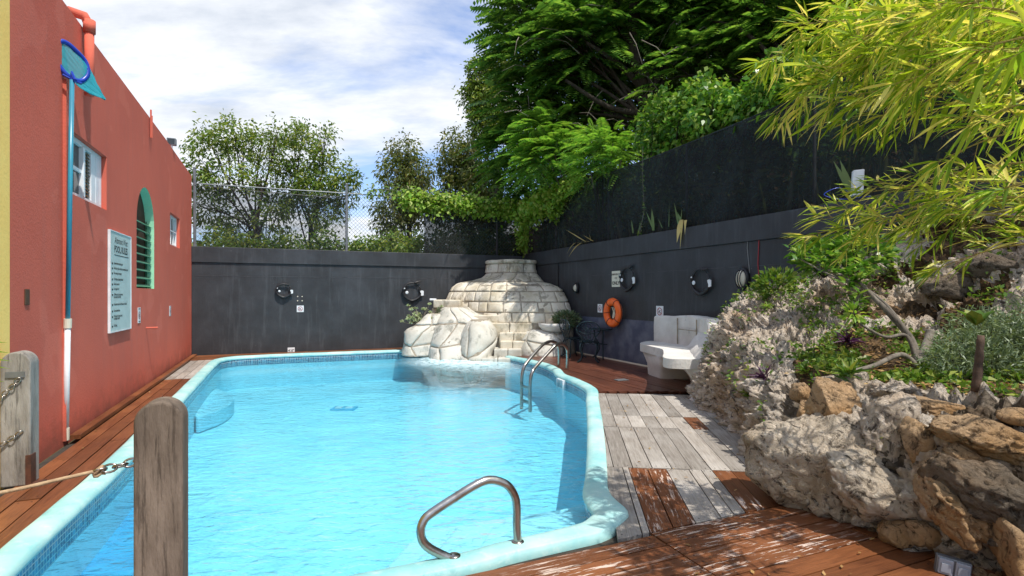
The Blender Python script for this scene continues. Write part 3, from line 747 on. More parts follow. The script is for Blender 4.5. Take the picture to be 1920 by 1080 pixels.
for i in range(14):
    z = z0w + .07 + i * (z1w - z0w - .14) / 13
    m_ = MB(); q = [(uw - .07, z + .03), (uw - .062, z + .036), (uw - .012, z - .018), (uw - .02, z - .024)]
    m_.hexa([W(a, vl0, b) for a, b in q], [W(a, vl1, b) for a, b in q]); m_.build('louvre', M['louvre'], fr_)
for k in range(2):
    a = vl1 + .01 + k * (v1w - .05 - vl1) / 2; b = vl1 + (k + 1) * (v1w - .05 - vl1) / 2
    bd_ = uvb(fr_, 'white', 'shutter_board', uw - .05, uw - .002, a, b - .004, z0w + .052, z1w - .052)
m_ = MB(); m_.uvbox(uw - .1, uw - .09, v0w, v1w, z0w, z1w); m_.build('backing', M['inside'], fr_)
# far small window
ub = U0 - .06
fb = framed('window', vb0 + .004, vb1 - .004, zb0 + .004, zb1 - .004, ub, th=.045)
uvb(fb, 'inside', 'pane', ub - .05, ub - .04, vb0 + .04, vb1 - .04, zb0 + .04, zb1 - .04)
for k in (1, 2, 3):
    vv_ = vb0 + (vb1 - vb0) * k / 4; uvb(fb, 'white', 'muntin', ub - .035, ub - .01, vv_ - .012, vv_ + .012, zb0 + .046, zb1 - .046)
uvb(fb, 'white', 'muntin', ub - .009, ub + .002, vb0 + .046, vb1 - .046, (zb0 + zb1) / 2 - .012, (zb0 + zb1) / 2 + .012)
# green bars across the lower half of the arched opening
ar = thing('arched_opening', None, None, W(U0, (a0[0] + a1[0]) / 2, a0[1])); ar.parent = bld; ar.location = W(U0, (a0[0] + a1[0]) / 2, a0[1]) - WL[bld.name]
for i in range(9):
    z = a0[1] + .06 + i * .128
    m_ = MB(); q = [(U0 - .09, z), (U0 - .083, z + .010), (U0 - .035, z - .025), (U0 - .042, z - .036)]
    m_.hexa([W(a, a0[0] + .012, b) for a, b in q], [W(a, a1[0] - .012, b) for a, b in q]); m_.build('louvre', M['greenbar'], ar)
m_ = MB(); m_.uvbox(U0 - .12, U0 - .102, a1[0] - .03, a1[0] - .004, a0[1], a0[1] + 1.15); m_.build('side_channel', M['greenbar'], ar)
m_ = MB(); m_.uvbox(U0 - D - .05, U0 - D - .004, a0[0] - .3, a1[0] + .9, a0[1] - .1, a0[1] + 2.2); m_.build('dark_interior_sheet', M['inside'], ar)  # dark sheet standing in for the unlit interior behind the arch
# downpipe with its swan neck
vdp, _ = on_u(152, 60, U0)
m_ = MB(); m_.tube([W(U0 + .075, vdp, 3.72), W(U0 + .075, vdp, 4.44)], .045, 14); m_.tube([W(U0 + .075, vdp, 4.42), W(U0 + .075, vdp, 4.56)], .058, 14)
m_.tube([W(U0 + .075, vdp, 4.50), W(U0 + .03, vdp, 4.60), W(U0 - .12, vdp, 4.63)], .05, 12)
m_.build('downpipe', M['stucco'], bld, smooth=True)
v, z = on_u(279, 230, U0); m_ = MB(); m_.tube([W(U0 + .03, v, z - .25), W(U0 + .03, v, z + .22)], .014, 8); m_.tube([W(U0 + .03, v + .10, z - .22), W(U0 + .03, v + .10, z + .15)], .008, 8); m_.build('overflow_pipe', M['stucco'], bld)
v, z = on_u(274, 615, U0); m_ = MB(); m_.tube([W(U0 - .02, v, z), W(U0 + .16, v + .02, z)], .016, 10); m_.build('drain_spout', M['stucco'], bld)
v, z = on_u(49, 557, U0); uvb(bld, 'inside', 'blank_plate', U0, U0 + .01, v - .04, v + .05, z - .07, z + .07)
# vertical wall batten behind the pole
v, z = on_u(121, 700, U0); m_ = MB(); m_.uvbox(U0, U0 + .03, v - .05, v - .01, 0, 3.7); m_.build('painted_conduit', M['stucco'], bld)
# yellow neighbour
yb = thing('yellow_building', 'yellow rendered building at the left edge of the view', 'building', W(U0, 4, 0))
m_ = MB(); m_.uvbox(-6.5, U0 + .012, 1.0, 5.655, -.1, 5.2); m_.build('wall', M['yellow'], yb)
# ------------------------------------------------------------------ waterfall of cast stone
wf = thing('rock_waterfall', 'cream cast stone waterfall of coursed blocks in the far corner of the pool', 'waterfall', (.2, 14.6, 0))
def lerp_rows(rows, z):
    for a, b in zip(rows, rows[1:]):
        if a[0] <= z <= b[0]:
            t = (z - a[0]) / (b[0] - a[0] + 1e-9); return [x + (y - x) * t for x, y in zip(a, b)]
    return rows[-1] if z > rows[-1][0] else rows[0]
def relief(rows, power=.75, ridge=0):
    """rows: z, xl, xr, yfront, yback -> F(s, z): half-round plan section, s from left to right"""
    rows = sorted(rows); cache = {}
    def Ff(s, z, off=0.0):
        key = round(z, 3)
        if key not in cache:
            _, xl, xr, yf, yb = lerp_rows(rows, z)[:5]; yr = (lerp_rows(rows, z) + [yb])[5] if len(rows[0]) > 5 else yb; xc, hw = (xl + xr) / 2, (xr - xl) / 2; pts = []
            for k in range(41):
                th = math.pi * k / 40; c, sn = math.cos(th), math.sin(th)
                w_ = .5 - .5 * math.copysign(abs(c) ** power, c); yk = yb + (yr - yb) * w_
                pts.append(Vector((xc - hw * math.copysign(abs(c) ** power, c), yk - ((yb + yr) / 2 - yf) * sn ** power, z)))
            cum = [0]
            for a, b in zip(pts, pts[1:]): cum.append(cum[-1] + (b - a).length)
            cache[key] = (pts, cum)
        pts, cum = cache[key]; d = s * cum[-1]; k = 0
        while k < 39 and cum[k + 1] < d: k += 1
        t = (d - cum[k]) / max(1e-9, cum[k + 1] - cum[k]); p = pts[k].lerp(pts[k + 1], t)
        tg = (pts[min(40, k + 2)] - pts[max(0, k - 1)]).normalized(); n = Vector((tg.y, -tg.x, 0))
        q = p + n * (off + ridge * (math.exp(-((s - .5) / .11) ** 2) - .7 * math.exp(-((abs(s - .5) - .22) / .07) ** 2)) + .05 * noise.noise(p * 1.7) + .025 * noise.noise(p * 4.5))
        return q
    def length(z):
        Ff(0, z); return cache[round(z, 3)][1][-1]
    return Ff, length
def pz(py, Y): return EYE - (py - HZ) / F * Y
def pxx(px, Y): return (px - 960) / F * Y
def block_patch(Ff, corners, off, parent, mat, nx=5, nz=4, gap=.012, name='block'):
    """corners (s,z): bl, br, tr, tl in surface coordinates; a cushion of stone standing proud of the joint"""
    m_ = MB(); rows = []
    jit = random.uniform(-.016, .022); sd_ = random.random() * 50
    ts = [0, .045, .13] + [.13 + .74 * k / (nx - 2) for k in range(1, nx - 2)] + [.87, .955, 1]; tz = [0, .06, .16] + [.16 + .68 * k / (nz - 2) for k in range(1, nz - 2)] + [.84, .94, 1]
    prof_ = lambda x, n_: 0 if x in (0, 1) else (.7 if min(x, 1 - x) < .1 else 1.0)
    for b in tz:
        row = []
        for a in ts:
            s = (corners[0][0] * (1 - a) + corners[1][0] * a) * (1 - b) + (corners[3][0] * (1 - a) + corners[2][0] * a) * b
            z = (corners[0][1] * (1 - a) + corners[1][1] * a) * (1 - b) + (corners[3][1] * (1 - a) + corners[2][1] * a) * b
            ed = min(prof_(a, nx), prof_(b, nz))
            o_ = off * ed - .012 * (ed == 0) + (jit + .024 * noise.noise(Vector((s * 40, z * 8, sd_)))) * ed
            row.append(Ff(min(1, max(0, s)), z, o_))
        rows.append(row)
    m_.grid(rows); return m_.build(name, M[mat], parent, smooth=True)
def core(Ff, z0, z1, parent, name='core', n=28, mat='mortar', cap=True, ns=36):
    m_ = MB(); rows = [[Ff(i / ns, z0 + (z1 - z0) * j / n) for i in range(ns + 1)] for j in range(n + 1)]
    m_.grid(rows)
    if cap: m_.f.append(tuple(n * (ns + 1) + i for i in range(ns + 1))); m_.m.append(0)
    m_.build(name, M[mat], parent, smooth=True)
def courses(Ff, Ln, z0, z1, h, w, off, parent, mat, s0=0.0, s1=1.0, jz=0):
    n = max(1, round((z1 - z0) / h)); hh = (z1 - z0) / n; cnt = 0
    for r in range(n):
        za, zb = z0 + r * hh, z0 + (r + 1) * hh; L = Ln((za + zb) / 2) * (s1 - s0); k = max(1, round(L / w))
        cuts = [0] + sorted(max(.02, min(.98, (i + (.5 if r % 2 else 0) + random.uniform(-.14, .14)) / k)) for i in range(0 if r % 2 else 1, k)) + [1]
        for a, b in zip(cuts, cuts[1:]):
            if b - a < .03: continue
            g_ = .006 / max(.1, L)
            sa, sb = s0 + (a + g_) * (s1 - s0), s0 + (b - g_) * (s1 - s0)
            block_patch(Ff, [(sa, za + .006), (sb, za + .006), (sb, zb - .006), (sa, zb - .006)], off, parent, mat); cnt += 1
    return cnt
YB = 15.3
def wallY(px):
    a = (px - 960) / F; return min(15.2 / (-a * SA + CA), 6.95 / (a * CA + SA)) - .02
tw = []
for y, a, b, dep in ((492, 917, 1002, .62), (507, 916, 1003, .64), (518, 911, 1008, .66), (524, 898, 1014, .68), (529, 864, 1020, .70), (535, 854, 1040, .72), (545, 846, 1053, .75), (560, 839, 1062, .78), (580, 835, 1070, .80), (605, 832, 1075, .82), (690, 830, 1079, .85)):
    Ya_, Yb_ = wallY(a), wallY(b); Yc_ = (Ya_ + Yb_) / 2
    tw.append((pz(y, Yc_ - dep * .5), pxx(a, Ya_), pxx(b, Yb_), Yc_ - dep, Ya_, Yb_))
Ft, Lt = relief(tw, .8, .13)
zt = max(r[0] for r in tw) - .02
core(Ft, -.1, zt, wf, 'core', 44)
courses(Ft, Lt, pz(604, 14.6), zt - .02, .265, .44, .022, wf, 'block', .03, .97)
# rounded rim at the very top
m_ = MB(); rim = [Ft(i / 30, zt, .02) for i in range(31)]
m_.tube([p + Vector((0, 0, .03)) for p in rim], .06, 10); m_.build('rim', M['block'], wf, smooth=True)
m_ = MB(); m_.prism([(p.x, p.y) for p in rim], zt - .03, zt + .02); m_.build('top_basin', M['block'], wf)
# left ledge
m_ = MB(); q = [(pxx(816, 15.0), 14.6), (pxx(866, 15.0), 14.5), (pxx(872, 15), 15.5), (pxx(812, 15.0), 15.6)]; m_.prism(q, pz(577, 15.0), pz(562, 15.0)); m_.build('ledge_block', M['block'], wf, bevel=.03)
m_ = MB(); q = [(pxx(812, 15.0), 14.75), (pxx(842, 15.0), 14.65), (pxx(842, 15), 15.5), (pxx(815, 15.0), 15.6)]; m_.prism(q, -.1, pz(577, 15.0) - .002); m_.build('ledge_block', M['block'], wf, bevel=.03)
m_ = MB(); m_.tube([P(806, 562, 14.9), P(818, 562, 14.9)], .035, 10); m_.build('outlet_pipe', M['whitem'], wf)
# boulders faced with irregular slabs
def boulder(rows, grid, mat, off=.026, power=.7, jit=.42, s0=.0, s1=1.0):
    Fb, Lb = relief(rows, power); z0, z1 = min(r[0] for r in rows), max(r[0] for r in rows)
    core(Fb, z0, z1, wf, 'boulder_core', 26, 'mortar')
    nx, nz = grid; C = {}
    for j in range(nz + 1):
        for i in range(nx + 1):
            x = i / nx + (random.uniform(-jit, jit) / nx if 0 < i < nx else 0); z = j / nz + (random.uniform(-jit, jit) / nz if 0 < j < nz else 0)
            C[i, j] = (s0 + x * (s1 - s0), z0 + z * (z1 - z0))
    for j in range(nz):
        for i in range(nx):
            c_ = [C[i, j], C[i + 1, j], C[i + 1, j + 1], C[i, j + 1]]; m = (sum(p[0] for p in c_) / 4, sum(p[1] for p in c_) / 4)
            L = Lb(m[1]); gs = .004 / max(.3, L)
            c2 = [(p[0] + math.copysign(gs, m[0] - p[0]), p[1] + math.copysign(.005, m[1] - p[1])) for p in c_]
            block_patch(Fb, c2, off, wf, mat, 6, 6, name='slab')
    return Fb
def rws(Y, lst, yb): return [(pz(y, Y), pxx(a, Y), pxx(b, Y), yf, yb) for y, a, b, yf in lst]
boulder(rws(13.9, [(576, 826, 872, 14.25), (582, 818, 880, 14.1), (592, 812, 906, 13.95), (600, 808, 918, 13.75), (610, 804, 926, 13.6), (625, 801, 932, 13.4), (642, 799, 934, 13.2), (656, 798, 928, 13.05), (670, 797, 918, 12.95), (682, 796, 918, 12.9), (690, 805, 905, 13.5), (740, 830, 890, 13.9)], 15.0), (7, 5), 'slabw', power=.8)
boulder(rws(13.2, [(601, 880, 912, 13.35), (608, 870, 922, 13.2), (620, 862, 930, 13.05), (640, 856, 933, 12.9), (660, 854, 926, 12.8), (684, 855, 920, 12.72), (694, 862, 905, 13.3), (745, 870, 890, 13.7)], 14.2), (4, 3), 'slabw', power=.85)
boulder(rws(14.2, [(588, 800, 830, 14.2), (602, 788, 832, 14.0), (613, 772, 834, 13.9), (621, 760, 836, 13.8), (640, 756, 838, 13.7), (664, 753, 840, 13.6)], 14.9), (4, 3), 'slabw', power=.5)
boulder(rws(13.3, [(619, 1000, 1050, 13.6), (626, 982, 1064, 13.3), (638, 975, 1067, 13.15), (655, 970, 1068, 13.05), (669, 968, 1069, 13.0)], 14.6), (5, 2), 'slabw', power=.55)
# steps
for i, (xa, xb, yt, yb_, Yf) in enumerate(((880, 1008, 591, 604, 13.97), (912, 998, 606, 616, 13.75), (936, 990, 624, 634, 13.55), (938, 984, 640, 650, 13.35), (926, 978, 655, 670, 13.1), (902, 964, 672, 700, 12.75))):
    x0, x1, zt_ = pxx(xa, Yf), pxx(xb, Yf), pz(yt, Yf)
    xm = (x0 + x1) / 2
    for a, b in ((x0, xm - .006), (xm + .006, x1)):
        m_ = MB(); m_.box(((a + b) / 2, Yf + .5, (zt_ - .26) / 2), b - a, 1.0, zt_ + .26); m_.build('step', M['slabw' if i > 3 else 'block'], wf, bevel=.025)
# planter bowl of pale stone on the right boulder
m_ = MB(); m_.lathe(P(1040, 622, 13.6), [(.10, -.02), (.3, .03), (.40, .14), (.42, .22), (.37, .22), (.30, .1)], 18); m_.build('planter_rim', M['whitewash'], wf, smooth=True)
# falling water veil and foam where it lands, with a pale reflection painted in beyond
fm = MB(); ft = NT('white foam with painted reflection')
fn1 = ft.ramp(ft.noise(7, 7, .65, None, .5), [(.36, 0.), (.62, 1.)]); at_ = ft.n('ShaderNodeAttribute', attribute_name='froth_reflection')
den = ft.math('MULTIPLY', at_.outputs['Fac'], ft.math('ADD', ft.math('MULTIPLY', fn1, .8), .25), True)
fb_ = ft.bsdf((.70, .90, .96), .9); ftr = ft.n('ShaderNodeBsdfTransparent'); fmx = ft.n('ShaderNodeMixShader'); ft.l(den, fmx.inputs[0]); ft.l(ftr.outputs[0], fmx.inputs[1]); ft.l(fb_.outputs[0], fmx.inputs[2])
M['foam_reflection_sheet'] = ft.done(fmx)
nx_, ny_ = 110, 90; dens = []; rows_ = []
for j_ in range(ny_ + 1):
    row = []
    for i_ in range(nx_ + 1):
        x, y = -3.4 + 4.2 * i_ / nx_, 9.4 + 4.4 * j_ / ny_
        f_ = math.exp(-((x + 1.35) / .85) ** 2) * math.exp(-(max(0, 12.75 - y) / .55) ** 1.5); refl_ = .62 * math.exp(-((x + .85 - (12.4 - y) * .25) / .95) ** 2) * math.exp(-(max(0, 12.4 - y) / 1.35) ** 2); f_ = max(0, f_ + refl_ * (1 - f_) - .05)  # second term paints the white reflection of waterfall and sky
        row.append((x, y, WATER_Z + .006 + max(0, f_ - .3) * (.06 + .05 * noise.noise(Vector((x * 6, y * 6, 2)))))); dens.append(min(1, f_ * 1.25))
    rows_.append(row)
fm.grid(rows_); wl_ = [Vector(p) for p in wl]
fm.f = [f for f in fm.f if all(in_poly(fm.v[i][0], fm.v[i][1], wl_) or fm.v[i][1] > 12.6 for i in f)]; fm.m = [0] * len(fm.f); me = fm.mesh('foam_and_reflection'); at2 = me.attributes.new('froth_reflection', 'FLOAT', 'POINT'); at2.data.foreach_set('value', dens)
tag(link('foam_and_reflection', me, M['foam_reflection_sheet'], smooth=True), 'white churning foam at the foot of the waterfall', 'foam', kind='stuff')

# ------------------------------------------------------------------ chain link fence on the back wall
fz0, fz1 = 2.68, 4.24
fn = thing('chain_link_fence', 'chain link fence with grey posts along the top of the back wall', 'fence', W(2.4, 15.3, fz0))
pu = []
for px in (365, 650, 932):
    u = on_v(px, 400, 15.3)[0]; pu.append(u)
    top = {365: 4.62, 650: 4.50, 932: 4.3}[px]
    m_ = MB(); m_.tube([W(u, 15.3, fz0 - .05), W(u, 15.3, top)], .035, 10); m_.tube([W(u, 15.3, top), W(u, 15.3, top + .03)], [.045, .02], 10); m_.build('post', M['galv' if px != 932 else 'blackm'], fn)
for z in (fz1,):
    m_ = MB(); m_.tube([W(pu[0], 15.3, z), W(pu[1], 15.3, z + .02), W(6.9, 15.3, z - .03)], .016, 8); m_.build('top_rail', M['galv'], fn)
m_ = MB(); m_.tube([W(pu[0], 15.27, fz1 - .05), W(-.5, 15.27, fz1 - .10), W(1.2, 15.27, fz1 - .13), W(pu[1], 15.27, fz1 - .04)], .008, 6); m_.build('tension_wire', M['blackm'], fn)
wires = MB(); H_ = fz1 - fz0; pit = .105
k = 0; u = pu[0] - H_
while u < 6.9:
    for sgn in (1, -1):
        a, b = (u, fz0), (u + H_, fz1)
        if sgn < 0: a, b = (u + H_, fz0), (u, fz1)
        # clip to the fence extent
        def cl(p, q):
            ps = []
            for (x, z) in (p, q):
                ps.append([x, z])
            for e in ps:
                o_ = ps[1] if e is ps[0] else ps[0]
                for lim, cmp_ in ((pu[0], lambda x: x < pu[0]), (6.9, lambda x: x > 6.9)):
                    if cmp_(e[0]):
                        t = (lim - o_[0]) / (e[0] - o_[0] + 1e-9); e[1] = o_[1] + (e[1] - o_[1]) * t; e[0] = lim
            return ps
        if max(a[0], b[0]) <= pu[0] or min(a[0], b[0]) >= 6.9: continue
        p, q = cl(a, b); wires.tube([W(p[0], 15.3 + .004 * sgn, p[1]), W(q[0], 15.3 + .004 * sgn, q[1])], .0032, 3, False)
    u += pit
wires.build('wire_mesh', simple('dull fence wire', (.05, .055, .06), (.03, .03, .035), 9, .5, 0, metal=.5), fn, kind='stuff')
def screen_panel(par, pts_fn, n, m, mat, name):
    mb_ = MB(); mb_.grid([[pts_fn(i / n, j / m) for i in range(n + 1)] for j in range(m + 1)]); return mb_.build(name, M[mat], par, smooth=True)
screen_panel(fn, lambda a, b: W(pu[0] + (pu[1] - pu[0]) * a, 15.33 + .02 * noise.noise(Vector((a * 9, b * 3, 1))), fz0 + (H_ - .06 - .06 * math.sin(a * math.pi)) * b), 30, 8, 'screenl', 'windbreak_net')
screen_panel(fn, lambda a, b: W(3.75 + (6.9 - 3.75) * a, 15.33 + .03 * noise.noise(Vector((a * 9, b * 3, 5))), fz0 + (H_ - .02) * b), 30, 8, 'screen', 'windbreak_net')
# coil of razor wire
m_ = MB(); pts = []
for i in range(240):
    t = i / 240; u = pu[1] + .1 + t * 1.9; a = t * 26 * 3.14159
    pts.append(W(u + .04 * math.sin(a * .37), 15.3 + .13 * math.cos(a), fz1 + .12 + .12 * math.sin(a)))
m_.tube(pts, .004, 3, False); tag(m_.build('razor_wire', M['galv']), 'loose coil of razor wire above the fence right of the middle post', 'razor wire')
# shade cloth fence on the side wall
sc = thing('shade_cloth_fence', 'tall black shade cloth screen fixed above the side wall', 'fence', W(7.05, 8, 2.75))
def ctop(v): return 4.30 + .12 * math.sin(v * .5) * .5 + (.1 if v < 12 else .1 - .05 * (v - 12))
screen_panel(sc, lambda a, b: (lambda v: W(7.03 + .05 * noise.noise(Vector((v * .9, b * 1.4, 2))) + .03 * noise.noise(Vector((v * 3 + b * 4, b * 2, 7))), v, 2.62 + (ctop(v) - 2.62) * b))(15.25 - a * 15.5), 120, 12, 'screen', 'cloth')
m_ = MB(); m_.tube([W(7.05, 15.25 - .5 * i, ctop(15.25 - .5 * i) + .005) for i in range(32)], .012, 6); m_.build('top_wire', M['blackm'], sc)
for v in (13.6, 10.9, 8.2, 5.5, 2.8):
    m_ = MB(); m_.tube([W(7.12, v, 2.4), W(7.12, v, ctop(v) + .02)], .025, 8); m_.build('post', M['galv'], sc)

# ------------------------------------------------------------------ stainless rails
def crt(pts, n=6): return crom(pts, n)
m_ = MB()
A = Vector((.035, 3.215, .02)); Bf = Vector((-.30, 3.04, .02))
pl = lambda px, py, Y: P(px, py, Y)
pts = [A, pl(969, 985, 3.22), pl(969, 955, 3.22), pl(965, 930, 3.215), pl(950, 909, 3.19), pl(922, 900, 3.16), pl(896, 907, 3.12), pl(850, 935, 3.06), pl(812, 960, 3.01), pl(796, 974, 2.985), pl(789, 993, 2.97), pl(792, 1013, 2.975), pl(804, 1027, 2.99), pl(828, 1040, 3.02), pl(851, 1050, 3.04)]
m_.tube(crt(pts, 8), .0245, 16); hr = m_.build('grab_rail', M['steel'], smooth=True); tag(hr, 'bent steel grab rail rising from the near pool edge over the steps', 'handrail')
for c_ in (A, Vector((*pts[-1][:2], .022))): m_ = MB(); m_.lathe(c_, [(.038, -.01), (.038, .006), (.028, .012)], 16); m_.build('flange', M['steel'], hr, smooth=True)
lad = thing('pool_ladder', 'pair of arched steel ladder rails by the shaded corner deck', 'pool ladder', G(1055, 690))
for pts in ([pl(978, 716, 9.97) + Vector((0, 0, -.5)), pl(978, 714, 9.97), pl(982, 690, 10.0), pl(990, 677, 10.1), pl(1014, 650, 10.45), pl(1024, 643, 10.6), pl(1034, 640, 10.8), pl(1044, 644, 11.0), pl(1048, 655, 11.15), G(1048, 687)],
            [pl(994, 720, 9.6) + Vector((0, 0, -.5)), pl(994, 720, 9.6), pl(998, 698, 9.63), pl(1006, 686, 9.75), pl(1034, 655, 10.1), pl(1042, 647, 10.2), pl(1052, 644, 10.4), pl(1061, 650, 10.6), pl(1064, 662, 10.7), G(1063, 693)]):
    m_ = MB(); m_.tube(crt(pts, 6), .030, 12); m_.build('rail', M['steel'], lad, smooth=True)
a_, b_ = pl(978, 716, 9.97), pl(994, 720, 9.6)
for dz in (-.08, -.34): 
    m_ = MB(); m_.tube([a_ + Vector((0, 0, dz)), b_ + Vector((0, 0, dz))], .03, 8); m_.build('tread', M['steel'], lad)

# ------------------------------------------------------------------ posts, rope, chains
def bollard(name, label, c, w, d, h, mat, rz):
    n = 20; m_ = MB(); r = w / 2
    prof = [(-r, 0), (r, 0)] + [(r * math.cos(math.pi * k / n), h - r + r * math.sin(math.pi * k / n)) for k in range(n + 1)]
    vs = [(x, -d / 2, z) for x, z in prof] + [(x, d / 2, z) for x, z in prof]; k = len(prof)
    m_.add(vs, [tuple(range(k)), tuple(range(k, 2 * k))[::-1]] + [(i, i + k, (i + 1) % k + k, (i + 1) % k) for i in range(k)])
    me = m_.mesh(name); o = link(name, me, M[mat], None, c); o.rotation_euler = (0, R(rz[1]), R(rz[0]))
    md = o.modifiers.new('bevel', 'BEVEL'); md.width = .012; md.segments = 3; md.limit_method = 'ANGLE'; md.angle_limit = R(50)
    return tag(o, label, 'post', 'round topped timber posts')
b1 = bollard('timber_post', 'brown round topped timber post in the foreground at the near pool edge', (-1.475, 2.27, 0), .175, .135, 1.06, 'postw', (22, 0))
b2 = bollard('timber_post', 'bleached grey round topped post with a hanging chain at the corner of the red wall', (-3.90, 4.27, 0), .19, .16, 1.05, 'greyp', (22, 0))
tx = (Matrix.Rotation(R(22), 3, 'Z') @ Vector((1, 0, 0))); ty = Vector((-tx.y, tx.x, 0)); c2 = Vector((-3.90, 4.27, 0)); axp = (tx, ty, Vector((0, 0, 1)))
m_ = MB(); m_.box(c2 - ty * .086 + Vector((0, 0, .875)), .12, .008, .045, axp); br = m_.build('bracket', M['galv']); 
br.parent = b2; br.matrix_parent_inverse = Matrix.Translation(c2) .inverted() ; br.matrix_parent_inverse = (Matrix.Translation(c2) @ Matrix.Rotation(R(22), 4, 'Z')).inverted()
m_ = MB(); m_.box(c2 + tx * .085 - ty * .05 + Vector((0, 0, .12)), .035, .09, .24, axp); m_.box(c2 + tx * .12 - ty * .05 + Vector((0, 0, .008)), .1, .1, .014, axp)
bp = m_.build('base_bracket', simple('rusty iron bracket', (.10, .035, .018), (.05, .02, .012), 20, .8, .3)); bp.parent = b2; bp.matrix_parent_inverse = (Matrix.Translation(c2) @ Matrix.Rotation(R(22), 4, 'Z')).inverted()
def torus_link(m_, c, d, nrm, a=.026, b=.016, r=.005):
    d = d.normalized(); e = nrm.cross(d).normalized(); pts = [c + d * (a * math.cos(t * .5236)) + e * (b * math.sin(t * .5236)) for t in range(13)]
    m_.tube(pts, r, 6, False)
def chain(name, label, p0, p1, sag, n):
    m_ = MB(); pr = None
    for i in range(n):
        t = i / (n - 1); p = p0.lerp(p1, t) + Vector((0, 0, -sag * 4 * t * (1 - t))); t2 = min(1, t + .02); q = p0.lerp(p1, t2) + Vector((0, 0, -sag * 4 * t2 * (1 - t2)))
        d = (q - p) if (q - p).length > 1e-6 else (p1 - p0); s_ = Vector((0, 1, 0)) if i % 2 else Vector((.3, .5, .8)); torus_link(m_, p, d, s_)
    return tag(m_.build(name, M['steel'], smooth=True), label, 'chain', 'rusty chains on the posts')
f2 = c2 - ty * .095
chain('rusty_chain', 'rusty chain hanging from the bracket near the top of the grey post', f2 + Vector((0, 0, .83)) + tx * .02, f2 + Vector((-.35, -.15, .42)), .03, 12)
chain('rusty_chain', 'rusty chain fixed halfway down the grey post', f2 + Vector((0, 0, .42)) + tx * .03, f2 + Vector((-.4, -.2, .12)), .02, 11)
rp = [Vector((-1.56, 2.24, .815)), P(232, 868, 2.24)]
chain('rusty_chain', 'short shackle chain joining the rope to the brown foreground post', Vector((-1.55, 2.25, .812)), P(186, 882, 2.2), .004, 5)
m_ = MB(); kn = P(186, 882, 2.2)
m_.tube(crom([kn, P(120, 897, 2.12), P(0, 924, 2.02), P(-300, 980, 1.85), P(-900, 1000, 1.6)], 8), .0075, 8); 
for k in range(3): m_.tube([kn + Vector((.012 * math.cos(t), .012 * math.sin(t + k), .014 * math.sin(t * 1.3 + k) - .004 * k)) for t in [i * .6 for i in range(12)]], .007, 6)
tag(m_.build('rope', M['rope'], smooth=True), 'tan rope knotted to the shackle chain and running out of view on the left', 'rope')

# ------------------------------------------------------------------ skimmer net on its pole
net = thing('pool_net', 'blue pool skimming net on a long telescopic pole leaning on the red wall', 'pool net', G(122, 826))
pb = G(123, 826); vt, zt2 = on_u(135, 150, U0 + .10); pt = W(U0 + .10, vt, zt2)
pj = pb.lerp(pt, .335)
m_ = MB(); m_.tube([pb + Vector((0, 0, .01)), pj], .026, 14); m_.build('lower_pole', M['whitem'], net, smooth=True)
m_ = MB(); m_.tube([pj - (pt - pb) * .012, pt], .021, 14); m_.build('upper_pole', M['cyan'], net, smooth=True)
m_ = MB(); m_.tube([pj - (pt - pb) * .02, pj + (pt - pb) * .006], .034, 14); m_.tube([pb + Vector((0, 0, .005)), pb + (pt - pb) * .035], .031, 14); m_.build('clamp', M['cream'], net)
hb = pt + Vector((0, 0, .03)); Yh = pt.y
ht = P(112, 82, Yh + .02)
hoop = [P(x_, y_, Yh + d_) for x_, y_, d_ in ((112, 78, 0), (104, 88, -.03), (104, 108, -.03), (114, 128, 0), (130, 144, .05), (150, 152, .15), (164, 140, .22), (160, 116, .22), (140, 93, .12), (124, 80, .05))]
hoop = crom(hoop, 6, True)
m_ = MB(); m_.tube(hoop + [hoop[0]], .024, 10, False); m_.build('hoop', M['navy'], net, smooth=True)
tip = P(198, 187, Yh + .35); rows_ = []
for j in range(11):
    t = j / 10; row = []
    for i, h in enumerate(hoop):
        p = h.lerp(tip, t ** 1.1); sagv = Vector((0, 0, -.10 * math.sin(t * 3.14))); cc_ = sum(hoop, Vector()) / len(hoop)
        p = p + (h - cc_) * .22 * math.sin(t * 3.14) * (1 - t) + sagv * .2 + Vector((1, 0, 1)) * .012 * noise.noise(Vector((i * .5, t * 5, 3)))
        row.append(p)
    rows_.append(row)
tn = NT('cyan fine net'); b_ = tn.bsdf((.03, .45, .55), .6); tl = tn.n('ShaderNodeBsdfTranslucent'); tl.inputs[0].default_value = (.04, .5, .6, 1); tr_ = tn.n('ShaderNodeBsdfTransparent')
x1 = tn.n('ShaderNodeMixShader'); x1.inputs[0].default_value = .4; tn.l(b_.outputs[0], x1.inputs[1]); tn.l(tl.outputs[0], x1.inputs[2])
x2 = tn.n('ShaderNodeMixShader'); x2.inputs[0].default_value = .22; tn.l(x1.outputs[0], x2.inputs[1]); tn.l(tr_.outputs[0], x2.inputs[2])
m_ = MB(); m_.grid(rows_, closed=True); m_.build('net_bag', tn.done(x2), net, smooth=True)
m_ = MB(); m_.tube([pt, pt + (pt - pb) * .02, P(140, 150, Yh)], .018, 8); m_.tube([P(118, 140, Yh - .02), P(140, 152, Yh), P(152, 156, Yh + .08)], .012, 6); m_.build('yoke', M['navy'], net)

